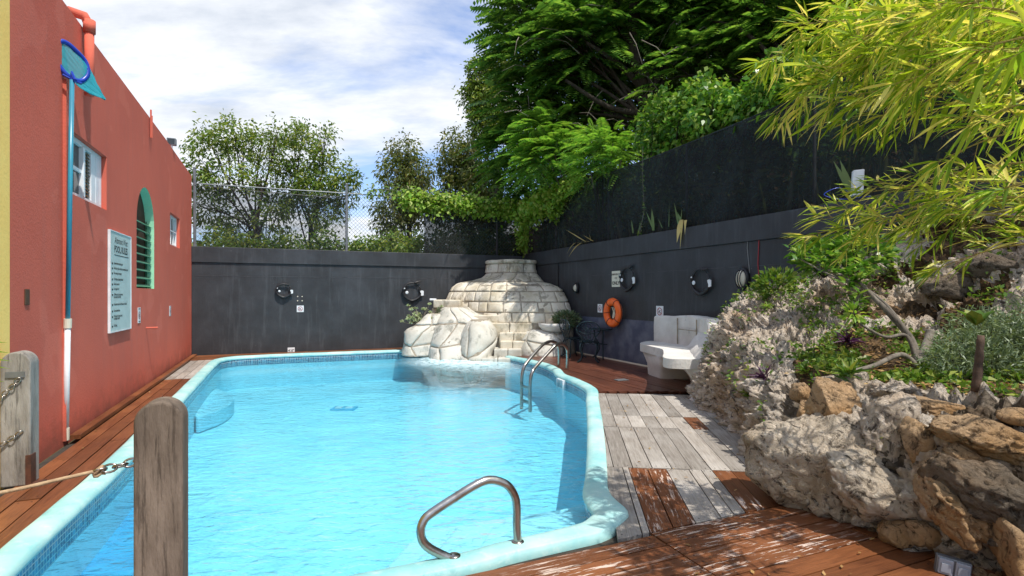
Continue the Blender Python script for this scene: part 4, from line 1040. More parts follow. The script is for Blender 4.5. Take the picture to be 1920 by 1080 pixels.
# ------------------------------------------------------------------ lettering
def text_mesh(txt, size, xdir, ydir, origin, mat, parent, name='lettering', align='CENTER', shear=0, bold=0, sx=1.0):
    cu = bpy.data.curves.new(name, 'FONT'); cu.body = txt; cu.size = size; cu.align_x = align; cu.shear = shear; cu.offset = bold; cu.extrude = 0; cu.resolution_u = 2
    ob = bpy.data.objects.new(name, cu); COL.objects.link(ob); dg = bpy.context.evaluated_depsgraph_get()
    me = bpy.data.meshes.new_from_object(ob.evaluated_get(dg)); bpy.data.objects.remove(ob)
    xd, yd = Vector(xdir).normalized(), Vector(ydir).normalized(); zd = xd.cross(yd)
    mt = Matrix((xd * sx, yd, zd)).transposed().to_4x4(); mt.translation = Vector(origin); me.transform(mt)
    me.materials.clear(); return link(name, me, M[mat] if isinstance(mat, str) else mat, parent)
VD = Vector((-SA, CA, 0)); UD = Vector((CA, SA, 0)); ZD = Vector((0, 0, 1))
# sign board on the red wall: reader stands in the pool side, looking along -u, so text runs along +v
c_ = [on_u(px, py, U0 + .03) for px, py in ((208, 432), (247, 447), (244, 612), (206, 626))]
sv0, sv1 = (c_[0][0] + c_[3][0]) / 2, (c_[1][0] + c_[2][0]) / 2; sz1, sz0 = (c_[0][1] + c_[1][1]) / 2, (c_[2][1] + c_[3][1]) / 2
print('sign', sv0, sv1, sz0, sz1)
sb = thing('rules_sign', 'tall silver pool rules notice board on the red wall', 'sign', W(U0 + .03, (sv0 + sv1) / 2, sz0))
m_ = MB(); m_.uvbox(U0 + .008, U0 + .028, sv0, sv1, sz0, sz1); m_.build('board', M['signw'], sb, bevel=.003)
for a, b, c, d in ((sv0 - .012, sv1 + .012, sz1, sz1 + .014), (sv0 - .012, sv1 + .012, sz0 - .014, sz0), (sv0 - .012, sv0, sz0, sz1), (sv1, sv1 + .012, sz0, sz1)):
    m_ = MB(); m_.uvbox(U0 + .004, U0 + .034, a, b, c, d); m_.build('frame_strip', M['whitem'], sb)
sw, sh = sv1 - sv0, sz1 - sz0; um = U0 + .0295
def st(txt, x, y, size, **k): return text_mesh(txt, size, VD, ZD, W(um, sv0 + x * sw, sz1 - y * sh), k.pop('mat', 'ink'), sb, **k)
st('Altamont West', .5, .11, .125 * sw, shear=.4, sx=.8)
st('POOL RULES', .5, .20, .125 * sw, bold=.003, sx=.9)
m_ = MB(); m_.uvbox(um - .001, um + .0008, sv0 + .18 * sw, sv0 + .88 * sw, sz1 - .232 * sh, sz1 - .226 * sh); m_.build('underline', M['ink'], sb)
rules = [(.325, 'Shower before entering pool'), (.375, 'No food or glass containers permitted in pool'), (.425, 'No running or horseplay'), (.485, 'No diving or jumping allowed'), (.535, 'Swim at own risk'), (.585, 'Pool depth 4.0 ft'),
         (.64, 'Children must be supervised'), (.665, 'by an adult at all times'), (.74, 'No persons under the influence of alcohol'), (.805, 'Do not swim alone'), (.86, 'This pool is for guests only'), (.885, 'no outside visitors'), (.955, 'No Diving')]
for y, tx_ in rules:
    if y not in (.665, .885):
        m_ = MB(); m_.uvbox(um - .001, um + .0008, sv0 + .075 * sw, sv0 + .115 * sw, sz1 - (y + .004) * sh, sz1 - (y - .014) * sh); m_.build('bullet', M['ink'], sb)
    st(tx_, .16, y, .046 * sw, align='LEFT', bold=.0008, sx=.78)
def ring_mesh(m_, c, r, w_, ax, n=20, sq=1.0):
    vs = []
    for k in range(n):
        a = 6.28318 * k / n
        for rr in (r - w_, r): vs.append(Vector(c) + ax[0] * (rr * math.cos(a) * sq) + ax[1] * (rr * math.sin(a)))
    m_.add(vs, [(2 * i, 2 * i + 1, 2 * ((i + 1) % n) + 1, 2 * ((i + 1) % n)) for i in range(n)])
def no_diving(label, origin, xd, nrm, w_, h_):
    t = thing('no_diving_sign', label, 'sign', origin, 'small white no diving plates')
    o = Vector(origin); xd = Vector(xd); n = Vector(nrm); m_ = MB(); m_.box(o, w_, .006, h_, (xd, n, ZD)); m_.build('plate', M['whitem'], t)
    f = o + n * .0045; r = w_ * .36; m_ = MB(); ring_mesh(m_, f + ZD * .0, r, r * .2, (xd, ZD), 20)
    d = (xd - ZD).normalized(); m_.box(f, 2 * r * .86, .0005, r * .17, (d, n, d.cross(n))); m_.build('prohibition_ring', M['redink'], t)
    f2_ = f + n * .0008; m_ = MB(); m_.box(f2_ + ZD * r * .1, r * .8, .0004, r * .16, ((xd * .8 + ZD * .6).normalized(), n, (xd * -.6 + ZD * .8).normalized())); m_.box(f2_ - ZD * r * .35, r * 1.1, .0004, r * .1, (xd, n, ZD))
    m_.lathe(f2_ - xd * r * .42 - ZD * r * .1, [(r * .14, -.0003), (r * .14, .0003)], 10, (xd, ZD, n)); m_.build('diver_mark', M['ink'], t)
    if h_ > w_ * 1.15:
        m_ = MB(); m_.box(f - ZD * h_ * .41, w_ * .7, .0005, h_ * .05, (xd, n, ZD)); m_.box(f + ZD * h_ * .41, w_ * .7, .0005, h_ * .05, (xd, n, ZD)); m_.build('caption_bar', M['ink'], t)
def AU(px, py, off=.0): v, z = on_u(px, py, 6.945 - off); return W(6.945 - off, v, z)
def AV(px, py, off=.0): u, z = on_v(px, py, 15.19 - off); return W(u, 15.19 - off, z)
def AL(px, py, off=.0): v, z = on_u(px, py, U0 + .006 + off); return W(U0 + .006 + off, v, z)
no_diving('square no diving plate on the back wall, left of the waterfall', AV(563, 579), UD, -VD, .17, .17)
no_diving('no diving plate on the side wall just left of the life ring', AU(1125, 578), -VD, -UD, .20, .20)
no_diving('no diving plate on the side wall above the left end of the bench', AU(1237, 584), -VD, -UD, .22, .22)
no_diving('no diving plate on the red wall just right of the rules board', AL(261, 591), VD, UD, .16, .24)
no_diving('no diving plate on the red wall below the small window', AL(319, 583), VD, UD, .15, .20)
# depth marker
t = thing('depth_marker', 'small white depth marker reading 4 feet at the foot of the back wall', 'depth marker', AV(546, 657))
m_ = MB(); m_.box(AV(546, 657), .17, .008, .15, (UD, -VD, ZD)); m_.build('plate', M['whitem'], t)
text_mesh("4'.0\"", .085, UD, ZD, AV(546, 657) - VD * .006 - ZD * .03, 'ink', t, bold=.002)
# emergency sign
t = thing('emergency_sign', 'cream emergency use only notice above the life ring', 'sign', AU(1155, 523))
m_ = MB(); m_.box(AU(1155, 523), .325, .01, .36, (-VD, -UD, ZD)); m_.build('board', M['cream'], t)
eo = AU(1155, 523) - UD * .007
text_mesh('EMERGENCY', .056, -VD, ZD, eo + ZD * .085, 'ink', t, bold=.0015); text_mesh('USE', .058, -VD, ZD, eo + ZD * .0, 'ink', t, bold=.001); text_mesh('ONLY', .11, -VD, ZD, eo - ZD * .13, 'ink', t, bold=.004)
# four screw plugs in a square on the back wall
pg = MB()
for dx, dy in ((-4, -4), (4.5, -4), (-4, 4), (4.5, 4)): pg.lathe(AV(562 + dx, 560 + dy), [(.016, 0), (.012, .008)], 8, (UD, ZD, -VD))
tag(pg.build('wall_plugs', M['cream']), 'four pale screw plugs left in a square above the plate on the back wall', 'screw plugs')
# ------------------------------------------------------------------ ring shaped fish ornaments
def fish(label, c, xd, nrm, r, finh=1.0, tilt=0):
    t = thing('fish_ornament', label, 'wall ornament', c, 'round wire fish ornaments on the black walls')
    c = Vector(c); xd = Vector(xd); n = Vector(nrm); off = n * .05
    def Q(a, rr, o_=0): return c + off + n * o_ + xd * (rr * math.cos(a)) + ZD * (rr * math.sin(a))
    m_ = MB(); pts = [Q(R(a), r * (1 + .03 * math.sin(a * .1))) for a in range(150, 405, 8)]; m_.tube(pts, [.016 + .022 * math.sin((i / (len(pts) - 1)) * 3.14) for i in range(len(pts))], 8)
    pts = [Q(R(a), r) for a in range(45, 160, 8)]; m_.tube(pts, [.012 + .02 * (i / len(pts)) for i in range(len(pts))], 8); m_.build('body_ring', M['blackm'], t, smooth=True)
    m_ = MB(); m_.lathe(Q(R(165), r * .98, .01), [(r * .2, -.01), (r * .22, .01), (r * .12, .03)], 12, (xd, ZD, n)); m_.build('head', M['blackm'], t, smooth=True)
    for a, k, s_ in ((R(158), .95, .075), (R(188), .62, .17)):
        m_ = MB(); m_.lathe(Q(a, r * k, .03), [(r * s_, -.006), (r * s_, .006), (r * s_ * .5, .012)], 12, (xd, ZD, n)); m_.build('eye' if s_ < .1 else 'cheek_patch', M['whitem'], t)
    m_ = MB(); pc = Q(R(-8), r * 1.12, .02); pr = [(x * r * .18 * (1 + .12 * abs(y)), y * r * .28) for x, y in ((-1, -.9), (0, -1.1), (1, -.9), (1.15, 0), (1, .9), (0, 1.1), (-1, .9), (-.85, 0))]
    vs = [pc + xd * x + ZD * y for x, y in pr]; m_.add([v - n * .006 for v in vs] + [v + n * .006 for v in vs], [tuple(range(8))[::-1], tuple(range(8, 16))] + [(i, (i + 1) % 8, (i + 1) % 8 + 8, i + 8) for i in range(8)]); m_.build('tail_fin', M['whitem'], t)
    m_ = MB(); m_.tube(crom([Q(R(75), r), Q(R(62), r * 1.25 * finh), Q(R(50), r * 1.62 * finh)], 5), [.02, .03, .034, .034, .032, .03, .026, .02, .014, .01, .004], 8)
    m_.build('dorsal_fin', M['blackm'], t, smooth=True)
fish('small black ring fish ornament, leftmost on the back wall', AV(532, 545), UD, -VD, .17, .8)
fish('larger black ring fish ornament on the back wall beside the waterfall', AV(772, 547), UD, -VD, .25)
fish('black ring fish ornament right of the emergency notice', AU(1179, 523), -VD, -UD, .24)
fish('black ring fish ornament on the side wall above the bench', AU(1317, 528), -VD, -UD, .22, .85)
# ------------------------------------------------------------------ bulkhead lamps
def bulk(label, c, r):
    t = thing('bulkhead_lamp', label, 'wall lamp', c, 'oval bulkhead lamps on the side wall'); ax = (-VD * .78, ZD * 1.18, -UD)
    m_ = MB(); m_.lathe(c, [(r, 0), (r * 1.02, .05), (r * .86, .075)], 20, ax); m_.build('housing', M['blackm'], t, smooth=True)
    m_ = MB(); m_.lathe(c, [(r * .80, .06), (r * .72, .10), (r * .45, .13), (r * .1, .14)], 20, ax); m_.build('lens', M['cream'], t, smooth=True)
    for s in (-.33, 0, .33):
        m_ = MB(); m_.tube([Vector(c) + ax[0] * r * s * 1.2 + ax[1] * (r * .78 * math.sin(a)) - UD * (.06 + .095 * math.cos(a)) for a in [R(x) for x in range(-85, 90, 17)]], .008, 6); m_.build('guard_bar', M['blackm'], t)
bulk('small bulkhead lamp on the conduit right of the waterfall', AU(1083, 540), .115)
bulk('larger bulkhead lamp on the side wall above the rocks', AU(1396, 523), .155)
# ------------------------------------------------------------------ life ring
lr = thing('life_ring', 'orange ring buoy hanging on the black side wall', 'life ring', AU(1158, 586))
ax = (-VD, ZD, -UD); c = Vector(AU(1158, 586)) - UD * .13; m_ = MB(); rowsr = []
for i in range(48):
    a = 6.28318 * i / 48; rowsr.append([c + (ax[0] * math.cos(a) + ax[1] * math.sin(a)) * (.245 + .088 * math.cos(b)) + ax[2] * (.07 * math.sin(b)) for b in [6.28318 * j / 16 for j in range(16)]])
m_.grid(rowsr + [rowsr[0]], closed=True); m_.build('ring', M['orange'], lr, smooth=True)
for a in (55, 120, 180, 235, 320):
    a = R(a); m_ = MB(); pc = [c + (ax[0] * math.cos(a + .05 * math.sin(b)) + ax[1] * math.sin(a + .05 * math.sin(b))) * (.245 + .094 * math.cos(b)) + ax[2] * (.076 * math.sin(b)) for b in [6.28318 * j / 14 for j in range(15)]]
    m_.tube(pc, .007, 6, False); m_.build('grab_strap', M['blackm'], lr)
m_ = MB(); m_.tube(crom([c + ax[0] * (.36 * math.cos(a)) + ax[1] * (.36 * math.sin(a)) - ZD * .03 * math.sin(a * 4) for a in [6.28318 * j / 20 for j in range(21)]], 2), .006, 6, False); m_.build('grab_line', M['blackm'], lr)
m_ = MB()
for k in range(5): 
    o_ = (k - 2) * .022; m_.tube(crom([c + ax[0] * (o_ + .02 * math.sin(q * 1.3 + k)) + ZD * (.12 - q * .05) + ax[2] * (.02 * math.cos(q + k) - .03) for q in range(6)], 3), .009, 6)
m_.tube([Vector(AU(1158, 572)), Vector(AU(1158, 572)) - UD * .14], .012, 8)
tag(m_.build('rope_coil', M['cream'], smooth=True), 'pale throwing rope bunched on a hook inside the life ring', 'rope')
# ------------------------------------------------------------------ cast iron chairs and table
def cast_chair(label, loc, rz, proto=[None]):
    if proto[0] is None:
        t = thing('bistro_chair', label, 'chair', (0, 0, 0), 'cast iron bistro chairs in the corner')
        m_ = MB(); m_.lathe((0, 0, .435), [(.20, 0), (.215, .01), (.215, .022), (.19, .03)], 24); m_.build('seat', M['iron'], t)
        m_ = MB()
        for k in range(10):
            a = .628 * k; m_.tube([(0.215 * math.cos(a), .215 * math.sin(a), .435), (0.20 * math.cos(a + .3), .20 * math.sin(a + .3), .385), (0.215 * math.cos(a + .628), .215 * math.sin(a + .628), .435)], .008, 6)
        m_.build('apron', M['iron'], t)
        for sx in (-1, 1):
            for sy in (-1, 1):
                m_ = MB(); m_.tube(crom([(sx * .15, sy * .14, .43), (sx * .19, sy * .18, .32), (sx * .15, sy * .15, .14), (sx * .17, sy * .17, .05), (sx * .235, sy * .22, .008)], 5), [.017 - .004 * math.sin(i / 20 * 3.1) for i in range(21)], 8); m_.build('leg', M['iron'], t, smooth=True)
        m_ = MB(); hoop_ = crom([(-.13, .17, .44), (-.16, .20, .56), (-.235, .22, .66), (-.25, .235, .77), (-.15, .25, .87), (0, .255, .905), (.15, .25, .87), (.25, .235, .77), (.235, .22, .66), (.16, .20, .56), (.13, .17, .44)], 6); m_.tube(hoop_, .013, 8); m_.build('back_frame', M['iron'], t, smooth=True)
        m_ = MB()
        for sx in (-1, -.4, .4, 1):
            m_.tube(crom([(sx * .05, .18, .45), (sx * .13, .215, .60), (sx * .06, .225, .70), (sx * .14, .24, .80), (sx * .05, .25, .89)], 5), .0075, 6)
        for q in range(3): m_.tube([(.055 * math.cos(a) , .228, .56 + .12 * q + .05 * math.sin(a)) for a in [6.28 * i / 12 for i in range(13)]], .007, 6, False)
        m_.tube([(-.24, .225, .70), (-.1, .225, .64), (.1, .225, .64), (.24, .225, .70)], .008, 6); m_.build('back_lattice', M['iron'], t, smooth=True)
        proto[0] = t; r = t
    else:
        r = proto[0].copy(); COL.objects.link(r); r['label'] = label
        for ch in list(proto[0].children): c__ = ch.copy(); COL.objects.link(c__); c__.parent = r
    r.location = loc; r.rotation_euler = (0, 0, R(rz)); return r
bpy.context.view_layer.update()
cast_chair('dark iron bistro chair in front, its back towards the pool', (1.72, 12.05, 0), 168)
cast_chair('dark iron bistro chair behind, beside the pale stone planter', (1.47, 12.95, 0), 112)
tb = thing('bistro_table', 'round cast iron table half hidden behind the chairs', 'table', (2.12, 12.6, 0))
m_ = MB(); m_.lathe((2.12, 12.6, .68), [(.30, 0), (.32, .008), (.32, .022), (.05, .03)], 28); m_.build('table_top', M['iron'], tb)
for k in range(3):
    a = 2.094 * k + .4; d = Vector((math.cos(a), math.sin(a), 0)); c = Vector((2.12, 12.6, 0)); m_ = MB()
    m_.tube(crom([c + d * .22 + ZD * .68, c + d * .2 + ZD * .5, c + d * .08 + ZD * .3, c + d * .14 + ZD * .12, c + d * .26 + ZD * .01], 6), .016, 8); m_.build('leg', M['iron'], tb, smooth=True)
m_ = MB(); m_.tube([Vector((2.12 + .12 * math.cos(a), 12.6 + .12 * math.sin(a), .34)) for a in [6.283 * i / 16 for i in range(17)]], .009, 6, False); m_.build('brace_ring', M['iron'], tb)

# ------------------------------------------------------------------ concrete bench
bn = thing('concrete_bench', 'whitewashed moulded concrete bench against the side wall', 'bench', (2.7, 9.2, 0))
def soft(o, lv=2, disp=.02, sz=.5):
    md = o.modifiers.new('bevel', 'BEVEL'); md.width = .035; md.segments = 3; md.limit_method = 'ANGLE'; md.angle_limit = R(40)
seat = crom([(2.82, 10.85), (2.46, 10.35), (2.50, 9.75), (2.57, 9.25), (2.42, 8.6), (2.26, 8.05), (2.33, 7.82), (2.65, 7.78), (2.95, 7.9), (3.25, 8.7), (3.38, 9.3), (3.1, 10.2)], 5, True)
m_ = MB(); m_.prism([(p.x, p.y) for p in [Vector((*q[:2], 0)) for q in seat]], .42, .565); o = m_.build('seat_slab', M['whitewash'], bn); soft(o)
def wallstrip(pts, th, z0, z1s, name, mat='whitewash', rough=.03):
    m_ = MB(); P_ = [Vector((*p, 0)) for p in pts]; rows_ = []
    cl_ = crom(P_, 8); n = len(cl_)
    for k in range(n):
        t = (cl_[min(n - 1, k + 1)] - cl_[max(0, k - 1)]).normalized(); nn = Vector((t.y, -t.x, 0)); f = k / (n - 1)
        zt_ = np.interp(f, [0, .5, 1] if len(z1s) == 3 else np.linspace(0, 1, len(z1s)), z1s); th_ = th if not isinstance(th, tuple) else np.interp(f, [0, 1], th)
        sec = [(0, z0), (0, z0 + (zt_ - z0) * .35), (0, z0 + (zt_ - z0) * .7), (.01, zt_ - .03), (.035, zt_), (th_ - .035, zt_), (th_, zt_ - .04), (th_, z0 + (zt_ - z0) * .5), (th_, z0)]
        rows_.append([cl_[k] + nn * d + Vector((0, 0, z)) + Vector((1, 1, 1)) * rough * .4 * noise.noise(cl_[k] * 3 + Vector((d * 5, 0, z * 3))) for d, z in sec])
    m_.grid(rows_); m_.f += [tuple(range(9)), tuple((n - 1) * 9 + i for i in range(9))[::-1]]; m_.m += [0, 0]
    return m_.build(name, M[mat], bn, smooth=False)
# backrest runs along the wall then curls towards the viewer
o = wallstrip([(2.80, 7.72), (3.02, 8.3), (3.22, 9.0), (3.20, 9.7), (2.98, 10.35), (2.82, 10.72)], (.34, .14), .40, [.86, .98, 1.10, 1.12, 1.08, 1.07], 'backrest')
for px, ya, yb in ((1263, 600, 640), (1294, 600, 645)): pass
# scored joints in the back
for k, (x, y) in enumerate(((3.09, 10.02), (3.215, 9.35))):
    m_ = MB(); d = Vector((-.35, -.02, 0)); m_.box((x - .012, y, .82), .02, .016, .48); m_.build('scored_joint', M['mortar'], bn)
m_ = MB(); m_.box((3.14, 9.68, .86), .02, .62, .014, (Vector((.97, .2, 0)), Vector((-.2, .97, 0)), ZD)); m_.build('scored_joint', M['mortar'], bn)
# flared plaster pedestal beneath and the skirt merging with the rock
def loft(secs, name, mat, par, rough=.03, kind=None):
    m_ = MB(); rows_ = []
    for pts, z in secs:
        c_ = crom([Vector((*p, z)) for p in pts], 6, True); rows_.append([p + Vector((1, 1, .3)) * rough * noise.noise(p * 2.5) for p in c_])
    m_.grid(rows_, closed=True); k = len(rows_[0]); m_.f.append(tuple((len(rows_) - 1) * k + i for i in range(k))); m_.m.append(0)
    return m_.build(name, M[mat], par, smooth=True, kind=kind)
loft([([(2.60, 10.25), (2.62, 9.75), (2.72, 9.6), (3.2, 9.6), (3.1, 10.3), (2.8, 10.5)], -.05), ([(2.58, 10.3), (2.60, 9.7), (2.72, 9.5), (3.2, 9.5), (3.1, 10.35), (2.8, 10.5)], .2), ([(2.5, 10.4), (2.53, 9.6), (2.62, 9.2), (3.3, 9.2), (3.1, 10.4), (2.8, 10.7)], .43)], 'pedestal', 'whitewash', bn)
loft([([(2.52, 7.7), (2.75, 8.1), (3.0, 8.7), (3.2, 9.5), (3.5, 9.2), (3.5, 8.2), (3.1, 7.5), (2.7, 7.35)], -.06), ([(2.62, 7.78), (2.78, 8.2), (2.9, 8.8), (3.1, 9.6), (3.5, 9.2), (3.5, 8.2), (3.1, 7.55), (2.78, 7.45)], .2), ([(2.58, 7.86), (2.6, 8.3), (2.7, 8.9), (2.9, 9.8), (3.5, 9.2), (3.5, 8.3), (3.2, 7.7), (2.85, 7.62)], .40), ([(2.74, 7.84), (2.9, 8.5), (3.1, 9.2), (3.2, 9.6), (3.5, 9.2), (3.5, 8.3), (3.3, 7.8), (3.0, 7.62)], .62), ([(2.95, 7.92), (3.1, 8.5), (3.2, 9.0), (3.3, 9.5), (3.5, 9.2), (3.52, 8.3), (3.4, 7.9), (3.2, 7.75)], .85)], 'plaster_skirt', 'whitewash', bn, .07)

# ------------------------------------------------------------------ boxes on the wall, flood lamp on the roof
v, z = on_u(1605, 343, 6.95); c = W(6.98, v, z)
eb = thing('junction_box', 'upright pale grey junction box on top of the side wall among the bamboo', 'junction box', c)
m_ = MB(); m_.box(c, .13, .10, .34, (Matrix.Rotation(R(-8), 3, 'X') @ Vector((.94, -.34, 0)), Vector((.34, .94, 0)), Vector((.05, 0, 1)).normalized())); m_.build('case', M['whitem'], eb, bevel=.012)
m_ = MB(); m_.box(c + Vector((.08, -.03, .05)), .02, .03, .06); m_.build('latch', M['galv'], eb)
m_ = MB(); m_.tube(crom([c + Vector((-.1, -.05, -.17)), c + Vector((-.3, -.1, -.08)), c + Vector((-.5, -.1, -.17)), c + Vector((-.3, -.15, -.24)), c + Vector((.1, -.12, -.2)), c + Vector((.24, -.15, -.3)), c + Vector((.14, -.15, -.38)), c + Vector((.02, -.13, -.3)), c + Vector((.1, -.1, -.18))], 6), .005, 5)
tag(m_.build('blue_cable', M['navy'], smooth=True), 'thin blue cable looping below the junction box', 'cable')
v, z = on_u(322, 266, U0 - .02); c = W(U0 - .02, v, z)
fl = thing('flood_lamp', 'small grey flood lamp on the parapet of the red building', 'flood lamp', c)
m_ = MB(); m_.box(c, .16, .12, .14, (UD, VD, ZD)); m_.build('case', M['galv'], fl, bevel=.01)
m_ = MB(); m_.box(c - VD * .062, .12, .006, .10, (UD, VD, ZD)); m_.build('lens', M['glass'], fl)
m_ = MB(); m_.tube([c - ZD * .07, c - ZD * .16, c - ZD * .16 - VD * .35], .018, 8); m_.build('arm', M['whitem'], fl)
# ------------------------------------------------------------------ rocky bank on the right
cols = [
 [(2.50,7.75,-.05),(2.72,7.95,.40),(2.98,8.05,.85),(3.30,8.2,1.18),(3.55,8.35,1.42),(3.72,8.5,1.42),(3.84,8.62,1.1)],
 [(2.52,7.0,-.05),(2.62,7.1,.40),(2.85,7.3,.85),(3.20,7.6,1.2),(3.60,7.85,1.45),(3.80,8.0,1.55),(4.0,8.2,1.5)],
 [(2.50,6.2,-.05),(2.58,6.3,.38),(2.78,6.5,.80),(3.20,6.9,1.12),(3.65,7.2,1.42),(3.95,7.5,1.62),(4.12,7.85,1.62)],
 [(2.30,5.35,-.05),(2.40,5.4,.38),(2.62,5.7,.76),(3.10,6.2,.98),(3.60,6.6,1.3),(4.0,7.0,1.64),(4.30,7.4,1.80)],
 [(2.16,4.65,-.05),(2.22,4.62,.36),(2.52,4.95,.72),(3.00,5.5,.86),(3.55,6.0,1.12),(4.15,6.5,1.66),(4.50,6.95,2.0)],
 [(2.22,3.80,-.05),(2.18,3.85,.40),(2.62,4.25,.76),(3.15,4.8,.84),(3.75,5.4,1.02),(4.40,6.0,1.62),(4.74,6.5,2.24)],
 [(2.42,3.20,-.05),(2.36,3.28,.42),(2.78,3.70,.80),(3.45,4.3,.86),(4.10,4.9,1.0),(4.75,5.4,1.75),(5.08,5.75,2.34)],
 [(2.66,2.85,-.05),(2.60,2.92,.42),(3.00,3.25,.83),(3.80,3.7,.87),(4.50,4.2,1.0),(5.05,4.7,1.75),(5.44,4.95,2.4)],
 [(3.05,2.30,-.05),(3.00,2.35,.42),(3.35,2.6,.84),(4.20,3.0,.88),(4.85,3.4,1.0),(5.45,3.8,1.75),(5.90,4.0,2.4)],
 [(3.60,1.40,-.05),(3.55,1.4,.42),(3.90,1.6,.85),(4.70,2.0,.88),(5.40,2.4,1.0),(5.90,2.8,1.75),(6.40,3.0,2.4)]]
NCs, NRs = 34, 34
crow = [crom([cols[i][r] for i in range(len(cols))], NCs) for r in range(7)]     # each row resampled along the bank
ncol = len(crow[0]); gridp = []
for c_i in range(ncol): gridp.append(crom([crow[r][c_i] for r in range(7)], NRs))
nrow = len(gridp[0])
def zone(ci, ri):
    c_, r_ = ci / NCs, ri / NRs
    soil = max(0, min(1, (c_ - 3.75) / .7)) * max(0, min(1, (r_ - 2.05) / .25)) * max(0, min(1, (4.7 - r_) / 1.0))
    face = max(0, min(1, (c_ - 3.5) / .6)) * max(0, min(1, (2.15 - r_) / .3))
    return soil, face
V = []; SO = []
for ci in range(ncol):
    for ri in range(nrow):
        p = gridp[ci][ri]; a = gridp[min(ncol - 1, ci + 1)][ri] - gridp[max(0, ci - 1)][ri]; b = gridp[ci][min(nrow - 1, ri + 1)] - gridp[ci][max(0, ri - 1)]
        n = b.cross(a).normalized()
        if n.x > .2 and n.z < .1: n = -n
        soil, face = zone(ci, ri)
        q = p + Vector((noise.noise(p * 1.5), noise.noise(p * 1.5 + Vector((9, 0, 0))), 0)) * .3
        big = noise.noise(q * 1.7) ; mid = abs(noise.noise(q * 3.6)); fine = noise.noise(q * 8.5); vf = noise.noise(q * 19); vf2 = noise.noise(q * 37)
        rock = .15 * big + .17 * (.4 - mid) + .11 * (.3 - abs(fine) * 1.7) + .06 * (.3 - abs(vf) * 1.7) + .03 * vf2
        vd = noise.voronoi(q * 5.0)[0]; v9 = noise.voronoi(q * 11.0)[0]
        rock += .16 * (min(.45, vd[1] - vd[0]) - .2) + .05 * (min(.4, v9[1] - v9[0]) - .2)
        d = rock * (1 - soil) * (1 - .25 * face) + soil * (.05 * big + .02 * fine + .012 * vf) - .02 * face
        edge = 1.0
        V.append(p + n * d); SO.append(soil)
faces = []; mi = []
for ci in range(ncol - 1):
    for ri in range(nrow - 1):
        a = ci * nrow + ri; faces.append((a, a + nrow, a + nrow + 1, a + 1))
        s_ = SO[a] + .35 * noise.noise(V[a] * 4) ; r_ = ri / NRs; c_ = ci / NCs
        up = (r_ > 4.2 and c_ > 4 and noise.noise(V[a] * 2.6 + Vector((4, 4, 4))) > .12)
        mi.append(1 if (s_ > .45 or up) else (2 if zone(ci, ri)[1] > .5 and noise.noise(V[a] * 3) > .15 else 0))
rockery = thing('rockery', 'rugged limestone rockery bank with planting, right of the deck', 'rockery', (3.0, 5.0, 0))
m_ = MB(); m_.v = [tuple(v) for v in V]; m_.f = faces; m_.m = mi
bvh = BVHTree.FromPolygons(V, faces)
m_.build('rock_bank', [M['rocka'], M['soil'], M['rockd']], rockery, smooth=True)
def hit(px, py):
    o = Vector((0, 0, EYE)); d = Vector(((px - 960) / F, 1, -(py - HZ) / F)).normalized()
    loc, n, i, dist = bvh.ray_cast(o, d)
    if loc is None: return None, None
    if n.dot(d) > 0: n = -n
    return loc, n
def ico(sub):
    bm = bmesh.new(); bmesh.ops.create_icosphere(bm, subdivisions=sub, radius=1.0); me = bpy.data.meshes.new('stone'); 
    vs = [v.co.copy() for v in bm.verts]; fs = [tuple(v.index for v in f.verts) for f in bm.faces]; bm.free(); return vs, fs
ICO = {3: ico(3), 4: ico(4), 5: ico(5)}
def stone(px, py, w, h, mat, depth=None, rot=0, sub=4, push=.0, name='stone', par=None):
    loc, n = hit(px, py)
    if loc is None: return
    s = loc.y / F; sub = 5 if w > 80 and sub == 4 and py > 700 else sub; hw, hh = w * s / 2 * 1.08, h * s / 2 * 1.10; dp = depth or min(hw, hh) * .75
    nf = Vector((n.x, n.y, n.z * .4)).normalized(); nf = (nf * .5 + Vector((-.35, -.8, .1)).normalized() * .5).normalized()
    xr = nf.cross(ZD).normalized() * -1; xr = xr if xr.x > 0 else -xr; up = xr.cross(nf); up = up if up.z > 0 else -up
    ca, sa_ = math.cos(R(rot)), math.sin(R(rot)); X_ = xr * ca + up * sa_; Y_ = up * ca - xr * sa_
    vs, fs = ICO[sub]; seed = Vector((random.random() * 50, random.random() * 50, random.random() * 50)); out = []
    pl_ = [(Vector((random.gauss(0, 1), random.gauss(0, 1), random.gauss(0, 1))).normalized(), random.uniform(.62, .9)) for _ in range(13)]
    for v in vs:
        r = (abs(v.x) ** 3 + abs(v.y) ** 3 + abs(v.z) ** 3) ** (-1 / 3)
        for (q, lim) in pl_:
            dq = v.dot(q) * r
            if dq > lim: r *= lim / dq
        q = v * r
        d = .20 * noise.noise(q * 1.3 + seed) + .10 * (.35 - abs(noise.noise(q * 3 + seed)) * 1.5) + .05 * noise.noise(q * 7 + seed)
        k = hw * 9
        d += .035 * noise.noise(q * 14 + seed) + (.02 * noise.noise(q * 28 + seed) if sub > 4 else 0)
        vd = noise.voronoi(q * 2.6 + seed)[0]; d += .16 * (min(.5, vd[1] - vd[0]) - .25)
        if sub > 4:
            v2 = noise.voronoi(q * 4.2 + seed)[0][0]
            if v2 < .32 and noise.noise(q * 1.1 + seed) > -.1: d -= .22 * (.32 - v2) / .32
        q = q * (1 + d)
        out.append(X_ * (q.x * hw) + Y_ * (q.y * hh) + nf * (q.z * dp))
    me = bpy.data.meshes.new(name); me.from_pydata(out, [], fs); me.update()
    return link(name, me, M[mat], par or rockery, loc + nf * push, smooth=True)
